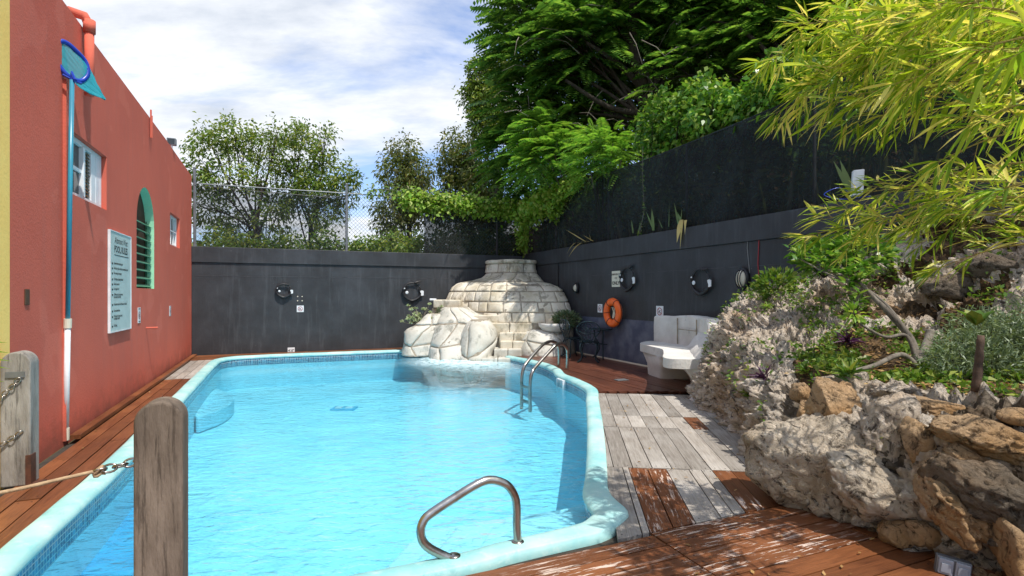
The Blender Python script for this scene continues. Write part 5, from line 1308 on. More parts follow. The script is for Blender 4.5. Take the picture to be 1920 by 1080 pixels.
for a in (
 (1548, 862, 250, 190, 'rockw', .30, -22, 5, .03), (1660, 930, 220, 110, 'rockw', .20, -30, 5, .02),
 (1561, 772, 92, 118, 'rockb', .14, 8, 4), (1657, 800, 100, 138, 'rocka', .15, 4, 4, .01), (1734, 838, 62, 100, 'rockb', .12, 12, 4, .01),
 (1680, 735, 90, 36, 'rocka', .14, -6, 4), (1752, 770, 118, 50, 'rockb', .16, -10, 4), (1846, 822, 170, 82, 'rockb', .18, -6, 4), (1808, 854, 76, 36, 'rockb', .10, -8, 4),
 (1850, 915, 170, 112, 'rockd', .20, -28, 5), (1505, 738, 40, 52, 'rockb', .12, 0, 4), (1508, 772, 30, 40, 'rockb', .08, 0, 3),
 (1676, 996, 62, 48, 'rockb', .10, 10, 4), (1728, 1006, 60, 50, 'rockb', .10, -10, 4), (1800, 1010, 120, 78, 'rocka', .12, 0, 4), (1900, 1030, 70, 120, 'rockb', .18, 5, 4),
 (1785, 945, 150, 84, 'rockb', .17, -34, 4), (1700, 1050, 50, 30, 'rocka', .08, 0, 3), (1850, 1066, 60, 34, 'rocka', .08, 0, 3), (1438, 832, 28, 40, 'rockb', .07, 5, 4),
 
 (1610, 710, 40, 22, 'rocka', .06, 0, 3), (1560, 712, 60, 20, 'rocka', .07, 0, 3), (1900, 780, 60, 30, 'rockb', .09, 0, 3), (1630, 880, 60, 60, 'rockw', .12, 0, 4),
 (1745, 960, 40, 30, 'rocka', .06, 0, 3), 
  (1700, 480, 110, 56, 'rocka', .14, 16, 4), (1670, 510, 60, 40, 'rocka', .1, 10, 4), (1780, 540, 90, 50, 'rockd', .14, 0, 4), (1850, 500, 90, 50, 'rockd', .14, 0, 4),
 ):
    stone(*a)
# loose rubble at the foot of the bank
for k in range(40):
    px = random.uniform(1420, 1800); py = 985 - (1560 - px) * .0 + 0
    t = random.random(); a = Vector(cols[3][0]).lerp(Vector(cols[8][0]), t); i = 3 + t * 5; j = int(i); a = Vector(cols[j][0]).lerp(Vector(cols[min(9, j + 1)][0]), i - j)
    c = a + Vector((random.uniform(-.10, .04), random.uniform(-.14, 0), .05)); r = random.uniform(.012, .035)
    vs, fs = ICO[3]; sd_ = Vector((k, k * 2, 0)); out = [v * r * (1 + .3 * noise.noise(v * 1.6 + sd_)) * (1 if abs(v.z) < .5 else .9) for v in vs]
    me = bpy.data.meshes.new('pebble'); me.from_pydata(out, [], fs); link('pebble', me, M['rockb' if k % 2 else 'rockd'], rockery, c, smooth=True)
# twin socket box low on the stones
loc, n = hit(1786, 1036)
loc = loc + Vector((-.13, -.16, .0)); xs = Vector((.86, -.48, -.12)).normalized(); ns = Vector((-.50, -.86, .05)).normalized(); ns = (ns - xs * ns.dot(xs)).normalized(); ys = xs.cross(ns); ys = ys if ys.z > 0 else -ys
so = thing('socket_box', 'grey twin outdoor socket box low on the stones at bottom right', 'socket box', loc)
m_ = MB(); m_.box(loc, .15, .05, .095, (xs, ns, ys)); m_.build('back_box', M['galv'], so, bevel=.005)
for s in (-1, 1):
    m_ = MB(); m_.box(loc + xs * (.036 * s) + ns * .032, .064, .016, .082, (xs, ns, ys)); cv = m_.build('cover', simple('grey socket plastic', (.30, .32, .36), (.24, .26, .30), 9, .35, .05), so, bevel=.005)
    m_ = MB(); m_.box(loc + xs * (.036 * s) + ns * .044 - ys * .004, .044, .006, .05, (xs, ns, ys)); m_.build('flap', M['whitem'] if False else cv.data.materials[0], so, bevel=.003)

# ------------------------------------------------------------------ leaves
def leaf_mesh(B, A, Nn, L, Wd, droop=.0, fold=.15, rich=False):
    """B base, A axis (unit), Nn up normal (unit), L length, Wd width: one leaf per row"""
    A = A / np.linalg.norm(A, axis=1, keepdims=True); S_ = np.cross(A, Nn); S_ /= (np.linalg.norm(S_, axis=1, keepdims=True) + 1e-9); N2 = np.cross(S_, A)
    L = L[:, None]; Wd = Wd[:, None]; dz = np.array([[0, 0, -1.0]])
    n = len(B)
    if not rich:
        v0 = B; v1 = B + A * L * .45 + S_ * Wd * .5 + N2 * Wd * fold; v2 = B + A * L + dz * L * droop; v3 = B + A * L * .45 - S_ * Wd * .5 + N2 * Wd * fold
        V_ = np.stack([v0, v1, v2, v3], 1).reshape(-1, 3); Fq = (np.arange(n)[:, None] * 4 + np.array([[0, 1, 2, 3]]))
        return V_, Fq
    m1 = B + A * L * .22 - dz * 0; m2 = B + A * L * .6 + dz * L * droop * .35; tip = B + A * L + dz * L * droop
    v = [B, m1 + S_ * Wd * .42 + N2 * Wd * fold, m1 - S_ * Wd * .42 + N2 * Wd * fold, m2 + S_ * Wd * .38 + N2 * Wd * fold, m2 - S_ * Wd * .38 + N2 * Wd * fold, tip, m1, m2]
    V_ = np.stack(v, 1).reshape(-1, 3)
    q = np.array([[0, 1, 6, 6], [0, 6, 2, 2], [1, 3, 7, 6], [6, 7, 4, 2], [3, 5, 7, 7], [7, 5, 4, 4]])
    tri = np.array([[0, 1, 6], [0, 6, 2], [1, 3, 7], [1, 7, 6], [6, 7, 4], [6, 4, 2], [3, 5, 7], [7, 5, 4]])
    Fq = (np.arange(n)[:, None, None] * 8 + tri[None]).reshape(-1, 3)
    return V_, Fq
def rnd_unit(n): 
    v = RNG.normal(size=(n, 3)); return v / np.linalg.norm(v, axis=1, keepdims=True)
def leaf_obj(name, parts, mat, parent=None, kind=None):
    V_ = np.concatenate([p[0] for p in parts]); off = 0; Fs = []
    for p in parts: Fs.append(p[1] + off); off += len(p[0])
    me = np_mesh(name, V_, np.concatenate(Fs)); return link(name, me, M[mat], parent, None, True if False else False, kind)
def clumps(tips, dirs, per, spread, L, Wd, up=.5, droop=.25, rich=False):
    """a tuft of leaves around every tip"""
    n = len(tips); B = np.repeat(tips, per, 0) + RNG.normal(size=(n * per, 3)) * spread
    A = np.repeat(dirs, per, 0) * .8 + rnd_unit(n * per); A[:, 2] -= .15
    Nn = rnd_unit(n * per) * .6 + np.array([[0, 0, up]])
    l_ = L * RNG.uniform(.65, 1.25, n * per); return leaf_mesh(B, A, Nn, l_, l_ * Wd, droop, .15, rich)
def fronds(bases, dirs, Lf, pairs, pin, pw, droop=.35, bip=False):
    """feather leaves: a drooping rachis with paired leaflets"""
    n = len(bases); d = dirs / np.linalg.norm(dirs, axis=1, keepdims=True)
    up = np.tile([[0, 0, 1.0]], (n, 1)) + RNG.normal(size=(n, 3)) * .25
    s = np.cross(d, up); s /= np.linalg.norm(s, axis=1, keepdims=True); nn = np.cross(s, d); Lr = Lf * RNG.uniform(.7, 1.2, n)
    parts = []
    for k in range(pairs):
        t = (k + 1) / pairs; c = bases + d * (Lr * t)[:, None]; c[:, 2] -= (Lr * droop * t * t)
        prof = math.sin(math.pi * min(1, .12 + .88 * t)) ** .6 * .9 + .15
        for sg in (-1, 1):
            ax = s * sg + d * .45 + nn * .05; ax[:, 2] -= .22
            parts.append(leaf_mesh(c, ax, nn, (Lr * pin * prof), (Lr * pw) * np.ones(n), .12, .1))
    V_ = np.concatenate([p[0] for p in parts]); off = 0; Fs = []
    for p in parts: Fs.append(p[1] + off); off += len(p[0])
    # reorder is not needed: leaflets are islands of their own
    return V_, np.concatenate(Fs)
def blob_pts(blobs, n, shell=.55):
    vol = np.array([b[3] * b[4] * b[5] for b in blobs]) ** .8; k = RNG.choice(len(blobs), n, p=vol / vol.sum()); B = np.array(blobs)[k]
    d = rnd_unit(n); r = RNG.uniform(0, 1, n) ** (1 / 3) * (1 - shell) + shell * RNG.uniform(.8, 1.02, n)
    r = np.where(RNG.uniform(size=n) < .3, r * .6, r)
    return B[:, :3] + d * r[:, None] * B[:, 3:6], d, k
def tree(name, label, base, r0, fork, blobs, leafset, mats, group=None, nb=7, bark='bark', cat='tree', lean=.3):
    """blobs: (x,y,z,rx,ry,rz); trunk to fork then a limb to each blob and twigs beyond"""
    t = thing(name, label, cat, base, group); base = Vector(base); fork = Vector(fork)
    m_ = MB(); mid = base.lerp(fork, .5) + Vector((random.uniform(-.15, .15), 0, 0))
    tr = crom([base - Vector((0, 0, .2)), mid, fork], 5); m_.tube(tr, [r0 * (1 - .35 * i / (len(tr) - 1)) for i in range(len(tr))], 10); m_.build('trunk', M[bark], t, smooth=True)
    br_ = MB()
    for b in blobs:
        c = Vector(b[:3]); s = base.lerp(fork, random.uniform(.65, 1.0)) if c.z > fork.z else base.lerp(fork, random.uniform(.4, .7))
        L = (c - s).length; k1 = s.lerp(c, .4) + Vector((random.uniform(-.1, .1), random.uniform(-.1, .1), .08)) * L
        pts = crom([s, k1, c], 5); rb = max(.018, r0 * .28); br_.tube(pts, [rb * (1 - .7 * i / (len(pts) - 1)) for i in range(len(pts))], 6)
        for q in range(nb):
            d = Vector(rnd_unit(1)[0]); d.z = abs(d.z) * .6 + d.z * .4; e = c + Vector((d.x * b[3], d.y * b[4], d.z * b[5])) * random.uniform(.6, .98)
            st_ = pts[random.randint(len(pts) // 2, len(pts) - 1)]; mm = st_.lerp(e, .5) + Vector((0, 0, .08)) * (e - st_).length
            br_.tube([st_, mm, e], [rb * .3, rb * .2, rb * .07], 5, False)
    br_.build('limbs', M[bark], t, smooth=True, kind='stuff')
    leaf_obj('crown', leafset, mats, t, kind='stuff'); return t
def bl(px, py, Y, r, ry=None, rz=None):          # crown mass read from the photo at distance Y; r in photo pixels
    p = P(px, py, Y); s = Y / F; return (p.x, p.y, p.z, r * s, (ry or r) * s, (rz or r) * s)

# --- trees beyond the back wall
Y1 = 24
b1_ = [bl(*a) for a in ((395, 270, Y1, 44), (440, 255, Y1, 40), (490, 270, Y1 + 1, 40), (520, 250, Y1, 30), (365, 320, Y1, 40), (425, 330, Y1, 48), (490, 335, Y1, 42), (380, 390, Y1 + 1, 45), (520, 400, Y1, 40), (445, 420, Y1 + 1, 44), (540, 320, Y1 + 1, 38))]
tp, dr, _ = blob_pts([(*b[:3], b[3] * .9, b[4] * .9, b[5] * .9) for b in b1_], 420, .8)
tree('broadleaf_tree', 'large airy broadleaf tree behind the left bay of the chain link fence', P(490, 640, Y1), .20, P(478, 400, Y1), b1_, [clumps(tp, dr, 18, .17, .21, .40)], 'l_tree', 'trees beyond the back wall', 9)
b2_ = [bl(*a) for a in ((565, 262, Y1, 34), (600, 290, Y1, 36), (640, 330, Y1, 32), (590, 345, Y1, 40), (555, 235, Y1 + .5, 18), (610, 250, Y1, 20), (650, 370, Y1 + 1, 26), (560, 370, Y1 + 1, 40), (610, 400, Y1, 40), (535, 300, Y1, 24))]
tp, dr, _ = blob_pts([(*b[:3], b[3] * .9, b[4] * .9, b[5] * .9) for b in b2_], 310, .8)
tree('broadleaf_tree', 'broadleaf tree with an upswept crown just left of the middle fence post', P(580, 640, Y1 + 1), .15, P(583, 410, Y1 + 1), b2_, [clumps(tp, dr, 18, .17, .20, .40)], 'l_tree', 'trees beyond the back wall', 8)
b3_ = [bl(*a) for a in ((760, 290, 30, 28), (745, 325, 30, 34), (785, 325, 30, 30), (765, 360, 30, 42), (735, 400, 30, 34), (790, 390, 30, 32), (750, 440, 30, 36))]
tp, dr, _ = blob_pts(b3_, 520, .65)
tree('slender_tree', 'slim olive tree with drooping crown right of the middle fence post', P(768, 640, 30), .2, P(766, 400, 30), b3_, [clumps(tp, dr, 16, .22, .26, .34, .4, .4)], 'l_olive', 'trees beyond the back wall', 6)
b4_ = [bl(*a) for a in ((860, 275, 28, 34), (850, 320, 28, 34), (885, 310, 28, 38), (870, 360, 28, 46), (905, 350, 27, 44), (840, 390, 28, 32), (880, 420, 27, 46), (925, 400, 27, 40))]
tp, dr, _ = blob_pts(b4_, 800, .65)
tree('slender_tree', 'taller olive green tree against the big dark tree', P(875, 640, 28), .2, P(870, 400, 28), b4_, [clumps(tp, dr, 15, .2, .25, .36, .4, .35)], 'l_olive', 'trees beyond the back wall', 6)
b5_ = [bl(*a) for a in ((905, 140, 22, 28), (890, 180, 22, 26), (925, 190, 22, 36), (915, 240, 22, 34), (940, 120, 22, 34), (900, 215, 22, 22))]
tp, dr, _ = blob_pts(b5_, 620, .68)
tree('broadleaf_tree', 'light green tree top showing left of the feathery trees', P(935, 640, 22), .15, P(930, 300, 22), b5_, [clumps(tp, dr, 14, .14, .18, .42)], 'l_tree', 'trees beyond the back wall', 6)
# low bushes just over the wall
for i, (px, Y, r, mt, lab) in enumerate(((395, 21, 46, 'l_tree', 'dark bush at the left end behind the back fence'), (455, 20, 34, 'l_tree', 'small round bush behind the fence under the large airy tree'), (530, 21, 44, 'l_low', 'yellow green bush behind the fence between two trunks'), (600, 21, 40, 'l_low', 'yellowish bush immediately left of the middle fence post'), (680, 22, 36, 'l_low', 'low bright bush right of the middle fence post'), (735, 22, 44, 'l_tree', 'bush behind the fence under the slim olive tree'), (800, 21, 48, 'l_tree', 'rounded bush behind the fence left of the dark bay'), (862, 20, 52, 'l_tree', 'wide bush behind the dark bay of the fence'), (920, 19, 46, 'l_low', 'green bush behind the fence at the waterfall corner'))):
    bb = [bl(px + dx, 455 + dy, Y, r * k) for dx, dy, k in ((0, 14, .8), (-r * .5, 22, .7), (r * .5, 10, .8), (0, 40, 1.2), (0, 110, 1.3))]
    tp, dr, _ = blob_pts(bb, 300, .6); t = thing('bush', lab, 'bush', P(px, 640, Y), 'bushes behind the back fence')
    leaf_obj('foliage', [clumps(tp, dr, 9, .13, .2, .45)], mt, t, kind='stuff')
    m_ = MB()
    for q in range(7): e = tp[random.randint(0, 299)]; m_.tube([P(px, 640, Y), (P(px, 640, Y) + Vector(e)) / 2 + Vector((0, 0, .1)), Vector(e)], [.05, .03, .01], 5)
    m_.build('stems', M['bark'], t)
# --- the big feathery trees above the side wall
def big(name, label, base, fork, r0, blobs, nf, Lf, mat, pairs=11, extra=None, bark='bark', sp=1.0):
    tp, dr, _ = blob_pts(blobs, nf, .6); d = dr * 1.0 + rnd_unit(nf) * .45; d[:, 2] = d[:, 2] * .35 - .02
    d += np.array([[-.25, -.35, 0]])
    return tree(name, label, base, r0, fork, blobs, [fronds(tp, d, Lf, pairs, .30, .085, .4)], mat, 'feathery leaved trees above the side wall', 6, bark)
Ya = 17.5
fb1 = [bl(*a) for a in ((992, 40, Ya - 1, 64), (1040, 0, Ya, 84), (968, 5, Ya - 1, 40), (1000, 120, Ya - 1, 74), (972, 195, Ya - .5, 48), (1080, 90, Ya - 2, 84), (1140, 30, Ya - 2, 90), (1010, 220, Ya - 1, 66), (960, 280, Ya - .5, 52), (1080, 190, Ya - 1, 70), (1030, 300, Ya - .5, 60), (965, 340, Ya, 40), (1120, 130, Ya, 80), (1060, -90, Ya, 90), (1160, -80, Ya, 100), (1000, 370, Ya, 44), (1090, 330, Ya, 40), (1150, 220, Ya, 62))]
big('feathery_tree', 'huge dark feathery leaved tree filling the upper middle above the wall corner', W(9.6, 12.2, 2.5), W(9.4, 12.0, 6.4), .24, fb1, 2150, .95, 'l_dark')
Yb = 15.5
fb2 = [bl(*a) for a in ((1250, 20, Yb, 90), (1330, 60, Yb, 90), (1290, 140, Yb - 1, 66), (1400, 20, Yb - 1, 100), (1370, 150, Yb - 1, 64), (1460, 110, Yb - 2, 80), (1240, 110, Yb + 2, 80), (1520, 30, Yb - 2, 100), (1300, -80, Yb, 110), (1430, -90, Yb, 110), (1600, 60, Yb - 2, 110), (1560, 150, Yb - 3, 70), (1680, 30, Yb - 3, 120), (1660, 150, Yb - 4, 80), (1800, 60, Yb - 4, 140))]
big('feathery_tree', 'deep shaded feathery tree at top right behind the bamboo', W(11.2, 8.6, 2.6), W(10.8, 8.7, 6.6), .26, fb2, 2300, .95, 'l_dark')
Yc = 24
fb3 = [bl(*a) for a in ((1400, 265, Yc, 76), (1300, 290, Yc, 76), (1500, 250, Yc, 80), (1010, 60, Yc, 90), (1120, 30, Yc, 110), (1240, 60, Yc, 110), (1380, 60, Yc, 120), (1520, 60, Yc, 130), (1680, 60, Yc, 150), (1080, 170, Yc, 90), (1200, 190, Yc, 90), (1330, 200, Yc, 90), (1460, 210, Yc, 90), (1010, 250, Yc, 64), (1110, 290, Yc, 80), (1600, 200, Yc, 110), (1000, 340, Yc, 60), (1200, -80, Yc, 120), (1400, -80, Yc, 130), (1600, -80, Yc, 140), (1840, 60, Yc, 200))]
tp, dr, _ = blob_pts(fb3, 3200, .5)
tree('dense_tree', 'dense dark tree mass standing behind the feathery trees', P(1230, 540, Yc), .4, P(1215, 250, Yc), fb3, [clumps(tp, dr, 8, .28, .46, .45)], 'l_dark', None, 3)
# leaning dark trunk seen among the fronds
m_ = MB(); pts = crom([W(9.1, 11.3, 2.5), P(1213, 200, 15.0), P(1205, 150, 15.0), P(1185, 90, 15.0), P(1190, 0, 15.2), P(1180, -120, 15.4)], 6); m_.tube(pts, [.24 - .1 * i / (len(pts) - 1) for i in range(len(pts))], 12)
bk = m_.build('bare_trunk', M['bark'], loc=W(9.1, 11.3, 2.5), smooth=True)
tag(bk, 'thick dark forked trunk rising behind the shade cloth', 'tree')
for e in ([P(1208, 170, 15), P(1160, 120, 14.8), P(1100, 80, 14.6)], [P(1210, 180, 15), P(1260, 110, 15), P(1300, 20, 15)], [P(1212, 215, 15), P(1140, 200, 14.7), P(1060, 150, 14.5)]):
    m_ = MB(); q = crom(e, 5); m_.tube(q, [.11 - .07 * i / (len(q) - 1) for i in range(len(q))], 8); m_.build('limb', M['bark'], bk, smooth=True)
m_ = MB()
for k in range(46):
    c = P(random.uniform(930, 1450), random.uniform(20, 250), random.uniform(13.5, 16)); e = c + Vector((random.uniform(-.9, .9), random.uniform(-.6, .2), random.uniform(-.9, .3)))
    m_.tube([c, c.lerp(e, .5) + Vector((0, 0, .12)), e], [.014, .009, .003], 4, False)
m_.build('dead_twigs', M['barkl'], bk, kind='stuff')
# bright fern-like saplings leaning over the cloth
def sapling(label, base, blobs, nf, Lf, mat, pairs=12, pin=.26, pw=.075):
    t = thing('sapling', label, 'sapling', base, 'bright feathery saplings behind the cloth fence'); tp, dr, _ = blob_pts(blobs, nf, .65); d = dr + rnd_unit(nf) * .4; d[:, 2] = d[:, 2] * .4 + .05; d += np.array([[-.3, -.45, 0]])
    leaf_obj('foliage', [fronds(tp, d, Lf, pairs, pin, pw, .35)], mat, t, kind='stuff'); m_ = MB()
    for b in blobs:
        c = Vector(b[:3]); m_.tube(crom([base, base.lerp(c, .5) + Vector((0, 0, .2)), c], 4), [.04 - .03 * i / 8 for i in range(9)], 6)
    m_.build('stems', M['barkl'], t, smooth=True)
sapling('bright lime feathery sapling over the corner of the shade cloth', W(8.0, 13.6, 2.6), [bl(*a) for a in ((1010, 255, 15, 34), (1040, 290, 14.6, 38), (1000, 300, 14.8, 30), (1035, 235, 15, 26))], 240, .72, 'l_fern')
sapling('fern leaved sapling leaning over the shade cloth left of the creeper', W(7.6, 11.9, 2.6), [bl(*a) for a in ((1130, 280, 13, 40), (1105, 310, 13, 26), (1165, 300, 12.6, 24), (1150, 260, 13, 24), (1110, 265, 13.2, 22))], 170, .62, 'l_fern', 13, .22, .07)
# creeper along the top of the cloth
t = thing('leafy_creeper', 'glossy green creeper spilling over the top of the shade cloth', 'creeper', W(7.1, 9.8, 4.0)); pts = []
cb = []
for i in range(34):
    k = i / 33; px = 1205 + 270 * k; yt = 292 - 95 * k; v, _ = on_u(px, 250, 7.25); zt_ = on_u(px, yt, 7.2)[1]; hgt = .45 + .35 * math.sin(k * 9) * .5 + .25 * random.random() + (.35 if k < .5 else 0)
    p = W(7.35 + random.random() * .5, v, zt_ + hgt * .5); cb.append((p.x, p.y, p.z, .38, .38, max(.28, hgt * .75)))
tp, dr, _ = blob_pts(cb, 2000, .7); leaf_obj('foliage', [clumps(tp, dr, 6, .07, .13, .62, .6, .2)], 'l_ivy', t, kind='stuff')
m_ = MB()
for i in range(40): e = tp[random.randint(0, 1499)]; m_.tube([W(7.2, UV(e[0], e[1])[1] + .2, 3.9), Vector(e)], .006, 4)
m_.build('stems', M['bark'], t)
# hanging runner
m_ = MB(); rp_ = crom([AU(1207, 275), AU(1206, 330), AU(1209, 390), AU(1203, 425), AU(1200, 440)], 6); rp_ = [p - UD * .02 for p in rp_]; m_.tube(rp_, .005, 4); hr_ = m_.build('hanging_runner', M['barkl']); tag(hr_, 'single thin creeper stem hanging down the face of the shade cloth', 'creeper')
B = np.array([rp_[i][:] for i in RNG.integers(0, len(rp_), 60)]) + RNG.normal(size=(60, 3)) * .02; o = leaf_obj('leaves', [leaf_mesh(B, rnd_unit(60), rnd_unit(60), np.full(60, .06), np.full(60, .035))], 'l_low', hr_, 'stuff')
# lime vine along the back fence and drooping at the corner
def vine(label, curve, n, rad, L, mat='l_vine', hang=0):
    cs = crom(curve, 12); t = thing('climbing_vine', label, 'vine', curve[0], 'lime green vines on the fences'); m_ = MB(); m_.tube(cs, .012, 5); m_.build('stem', M['barkl'], t)
    k = RNG.integers(0, len(cs), n); C_ = np.array([c[:] for c in cs])[k] + RNG.normal(size=(n, 3)) * rad; 
    if hang: C_[:, 2] -= RNG.uniform(0, 1, n) ** 2 * hang
    A = rnd_unit(n) * .8 + np.array([[-.1, -.4, -.35]]); Nn = rnd_unit(n) * .5 + np.array([[0, -.5, .7]]); l_ = L * RNG.uniform(.6, 1.3, n)
    leaf_obj('foliage', [leaf_mesh(C_, A, Nn, l_, l_ * .8, .15, .12)], mat, t, kind='stuff')
fv = lambda px, dz=0: W(on_v(px, 370, 15.25)[0], 15.25, fz1 + dz)
vine('lime vine trailing along the top rail of the back fence', [fv(760, .06), fv(800, .02), fv(850, .0), fv(900, -.02), fv(950, -.06), fv(985, -.1)], 3600, .13, .12, hang=.25)
vine('lime vine bunched at the meeting of the two fences', [W(6.8, 15.1, 4.15), W(6.85, 14.6, 4.2), W(6.85, 13.9, 4.25), W(6.88, 13.2, 4.3)], 2200, .13, .12, hang=.45)
vine('vine hanging down the corner post of the fences', [W(6.7, 15.1, 4.1), W(6.72, 15.0, 3.7), W(6.75, 15.0, 3.3), W(6.75, 15.05, 2.95)], 1000, .10, .10)
vine('pale yellow vine drooping over the shade cloth', [AU(1085, 335) - UD * .05, AU(1068, 350) - UD * .06, AU(1050, 375) - UD * .08, AU(1042, 400) - UD * .06], 1700, .09, .085, hang=.15)
vine('sparse tangled vine with pink leaf tips right of the middle fence post', [fv(690, .12), fv(730, .2), fv(770, .12), fv(800, -.1), fv(815, -.3)], 420, .10, .09, 'l_low', hang=.1)
# sword leaved plants on the ledge above the side wall
def sword(m_, base, tip, w, bend=0.0):
    base, tip = Vector(base), Vector(tip); ax = (tip - base); s = Vector((-SA, CA, 0)) * .8 + Vector((CA, SA, 0)) * random.uniform(-.5, .5); s.normalize(); f = UD * -.2
    rows_ = []
    for k in range(8):
        t = k / 7; wd = w * (.65 + .5 * math.sin(min(1, t * 1.15) * 3.14)) * (1 - t ** 5) + .002; c = base + ax * t + Vector((0, 0, bend * math.sin(t * 3.14)))
        tw_ = s * math.cos(t * .6) + UD * math.sin(t * .6) * .5; rows_.append([c - tw_ * wd, c + f * wd * .3, c + tw_ * wd])
    m_.grid(rows_)
def snake(label, leaves, mat='l_snake'):
    t = thing('sword_plant', label, 'plant', leaves[0][0], 'sword leaved plants on the ledge of the side wall')
    for (a, b, w, bd) in leaves: m_ = MB(); sword(m_, a, b, w, bd); m_.build('leaf', M[mat], t, smooth=True)
au = lambda px, py, o=.03: AU(px, py, -0.02 + o)
def lf(x0, y0, x1, y1, w=.04, bd=0, o0=-.05, o1=.02): return (AU(x0, y0, o0), AU(x1, y1, o1), w, bd)
snake('pair of upright striped sword leaves right of the hanging runner', [lf(1226, 432, 1211, 396, .035), lf(1225, 432, 1222, 390, .04)])
snake('short sword leaves left of the upright pair', [lf(1197, 436, 1202, 412, .035), lf(1187, 437, 1184, 413, .02)])
snake('slim sword leaf standing alone', [lf(1254, 425, 1255, 378, .022), lf(1242, 428, 1233, 408, .02)])
snake('clump of sword leaves beside the drooping yellow leaves', [lf(1272, 420, 1264, 380, .04), lf(1276, 418, 1279, 388, .03), lf(1278, 418, 1270, 398, .03)])
ydl = m_leaf('yellowed sword leaves', (.48, .36, .10), (.58, .44, .16), (.6, .5, .25), .3); M['l_yel'] = ydl
snake('drooping yellowed sword leaves hanging over the edge of the side wall', [lf(1278, 412, 1269, 455, .05, .04, -.02, .10), lf(1280, 412, 1275, 468, .04, .08, -.02, .10), lf(1286, 415, 1284, 440, .03, .12, -.02, .10)], 'l_yel')
snake('sprawling sword leaves left of the emergency notice', [lf(1112, 452, 1092, 440, .03), lf(1100, 455, 1066, 482, .03, .12, -.02, .1), lf(1098, 453, 1060, 430, .025), lf(1105, 453, 1075, 470, .03, .1, -.02, .1), lf(1108, 452, 1104, 435, .03), lf(1086, 455, 1063, 476, .02, .1, -.02, .1)], 'l_yel')
snake('tiny yellow sword shoot at the corner of the walls', [lf(979, 476, 974, 464, .04), lf(979, 476, 981, 462, .03)], 'l_yel')
snake('two tall sword leaves beside the junction box', [lf(1596, 362, 1563, 302, .03), lf(1598, 362, 1575, 300, .035)])
# the same plants growing dimly behind the cloth
sp_ = MB()
for k in range(150):
    v = random.uniform(2, 14.8); u = random.uniform(7.14, 7.5); h = random.uniform(.35, .95); sword(sp_, W(u, v, 2.6), W(u + random.uniform(-.1, .1), v + random.uniform(-.25, .25), 2.6 + h), random.uniform(.02, .045))
tag(sp_.build('ledge_undergrowth', M['l_snake'], smooth=True), 'dim sword leaves and undergrowth seen through the black shade cloth', 'undergrowth', kind='stuff')
n = 17000; C_ = np.array([W(7.4 + random.random() * 1.1, random.uniform(-1, 15.6), 2.75 + random.random() ** .8 * 1.75)[:] for _ in range(n)])
tag(leaf_obj('hedge_behind_cloth', [leaf_mesh(C_, rnd_unit(n), rnd_unit(n), RNG.uniform(.12, .26, n), RNG.uniform(.06, .13, n))], 'l_ivy'), 'shaded leafy growth behind the black shade cloth', 'hedge', kind='stuff')
# ------------------------------------------------------------------ planting at the waterfall
def tuft(name, label, c, n, L, Wd, mat, rad=(.2, .2, .12), up=.7, rich=False, cat='plant', stems=True, group=None):
    c = Vector(c); t = thing(name, label, cat, c - Vector((0, 0, rad[2])), group); tp = rnd_unit(n) * np.array([rad]) * RNG.uniform(.5, 1, (n, 1)); d = tp / np.linalg.norm(tp, axis=1, keepdims=True) + np.array([[0, 0, up]])
    l_ = L * RNG.uniform(.6, 1.2, n); leaf_obj('foliage', [leaf_mesh(tp + np.array([c[:]]), d + rnd_unit(n) * .3, rnd_unit(n) + np.array([[0, 0, .8]]), l_, l_ * Wd, .15, .15, rich)], mat, t, kind='stuff')
    if stems:
        m_ = MB()
        for q in range(6): e = Vector(tp[random.randint(0, n - 1)]); m_.tube([c - Vector((0, 0, rad[2] + .05)), c + e], .008, 5)
        m_.build('stems', M['bark'], t)
    return t
def rosettes(name, label, c, nr, rad, L, mat):
    """branching succulent: balls of small leaves at the ends of stems"""
    c = Vector(c); t = thing(name, label, 'plant', c); parts = []; m_ = MB()
    for k in range(nr):
        e = c + Vector((random.gauss(0, 1) * rad[0], random.gauss(0, 1) * rad[1], abs(random.gauss(0, .7)) * rad[2] + .08)); m_.tube([c, e], .010, 5); n = 16; d = rnd_unit(n); d[:, 2] = np.abs(d[:, 2])
        parts.append(leaf_mesh(np.tile([e[:]], (n, 1)), d, rnd_unit(n), np.full(n, L), np.full(n, L * .55), .0, .2))
    m_.build('stems', M['barkl'], t); leaf_obj('foliage', parts, mat, t, kind='stuff'); return t
rosettes('succulent_shrub', 'pale green succulent shrub in the planter left of the waterfall', P(786, 612, 14.3), 60, (.24, .14, .30), .075, 'l_succ')
tuft('thin_shrub', 'thin reddish green shrub between the succulent and the ledge', P(823, 592, 14.4), 220, .06, .5, 'l_sage', (.12, .1, .2))
tuft('silver_shrub', 'bushy grey green shrub in the planter behind the bistro chairs', P(1062, 600, 13.5), 1100, .10, .32, 'l_sage', (.34, .26, .22))
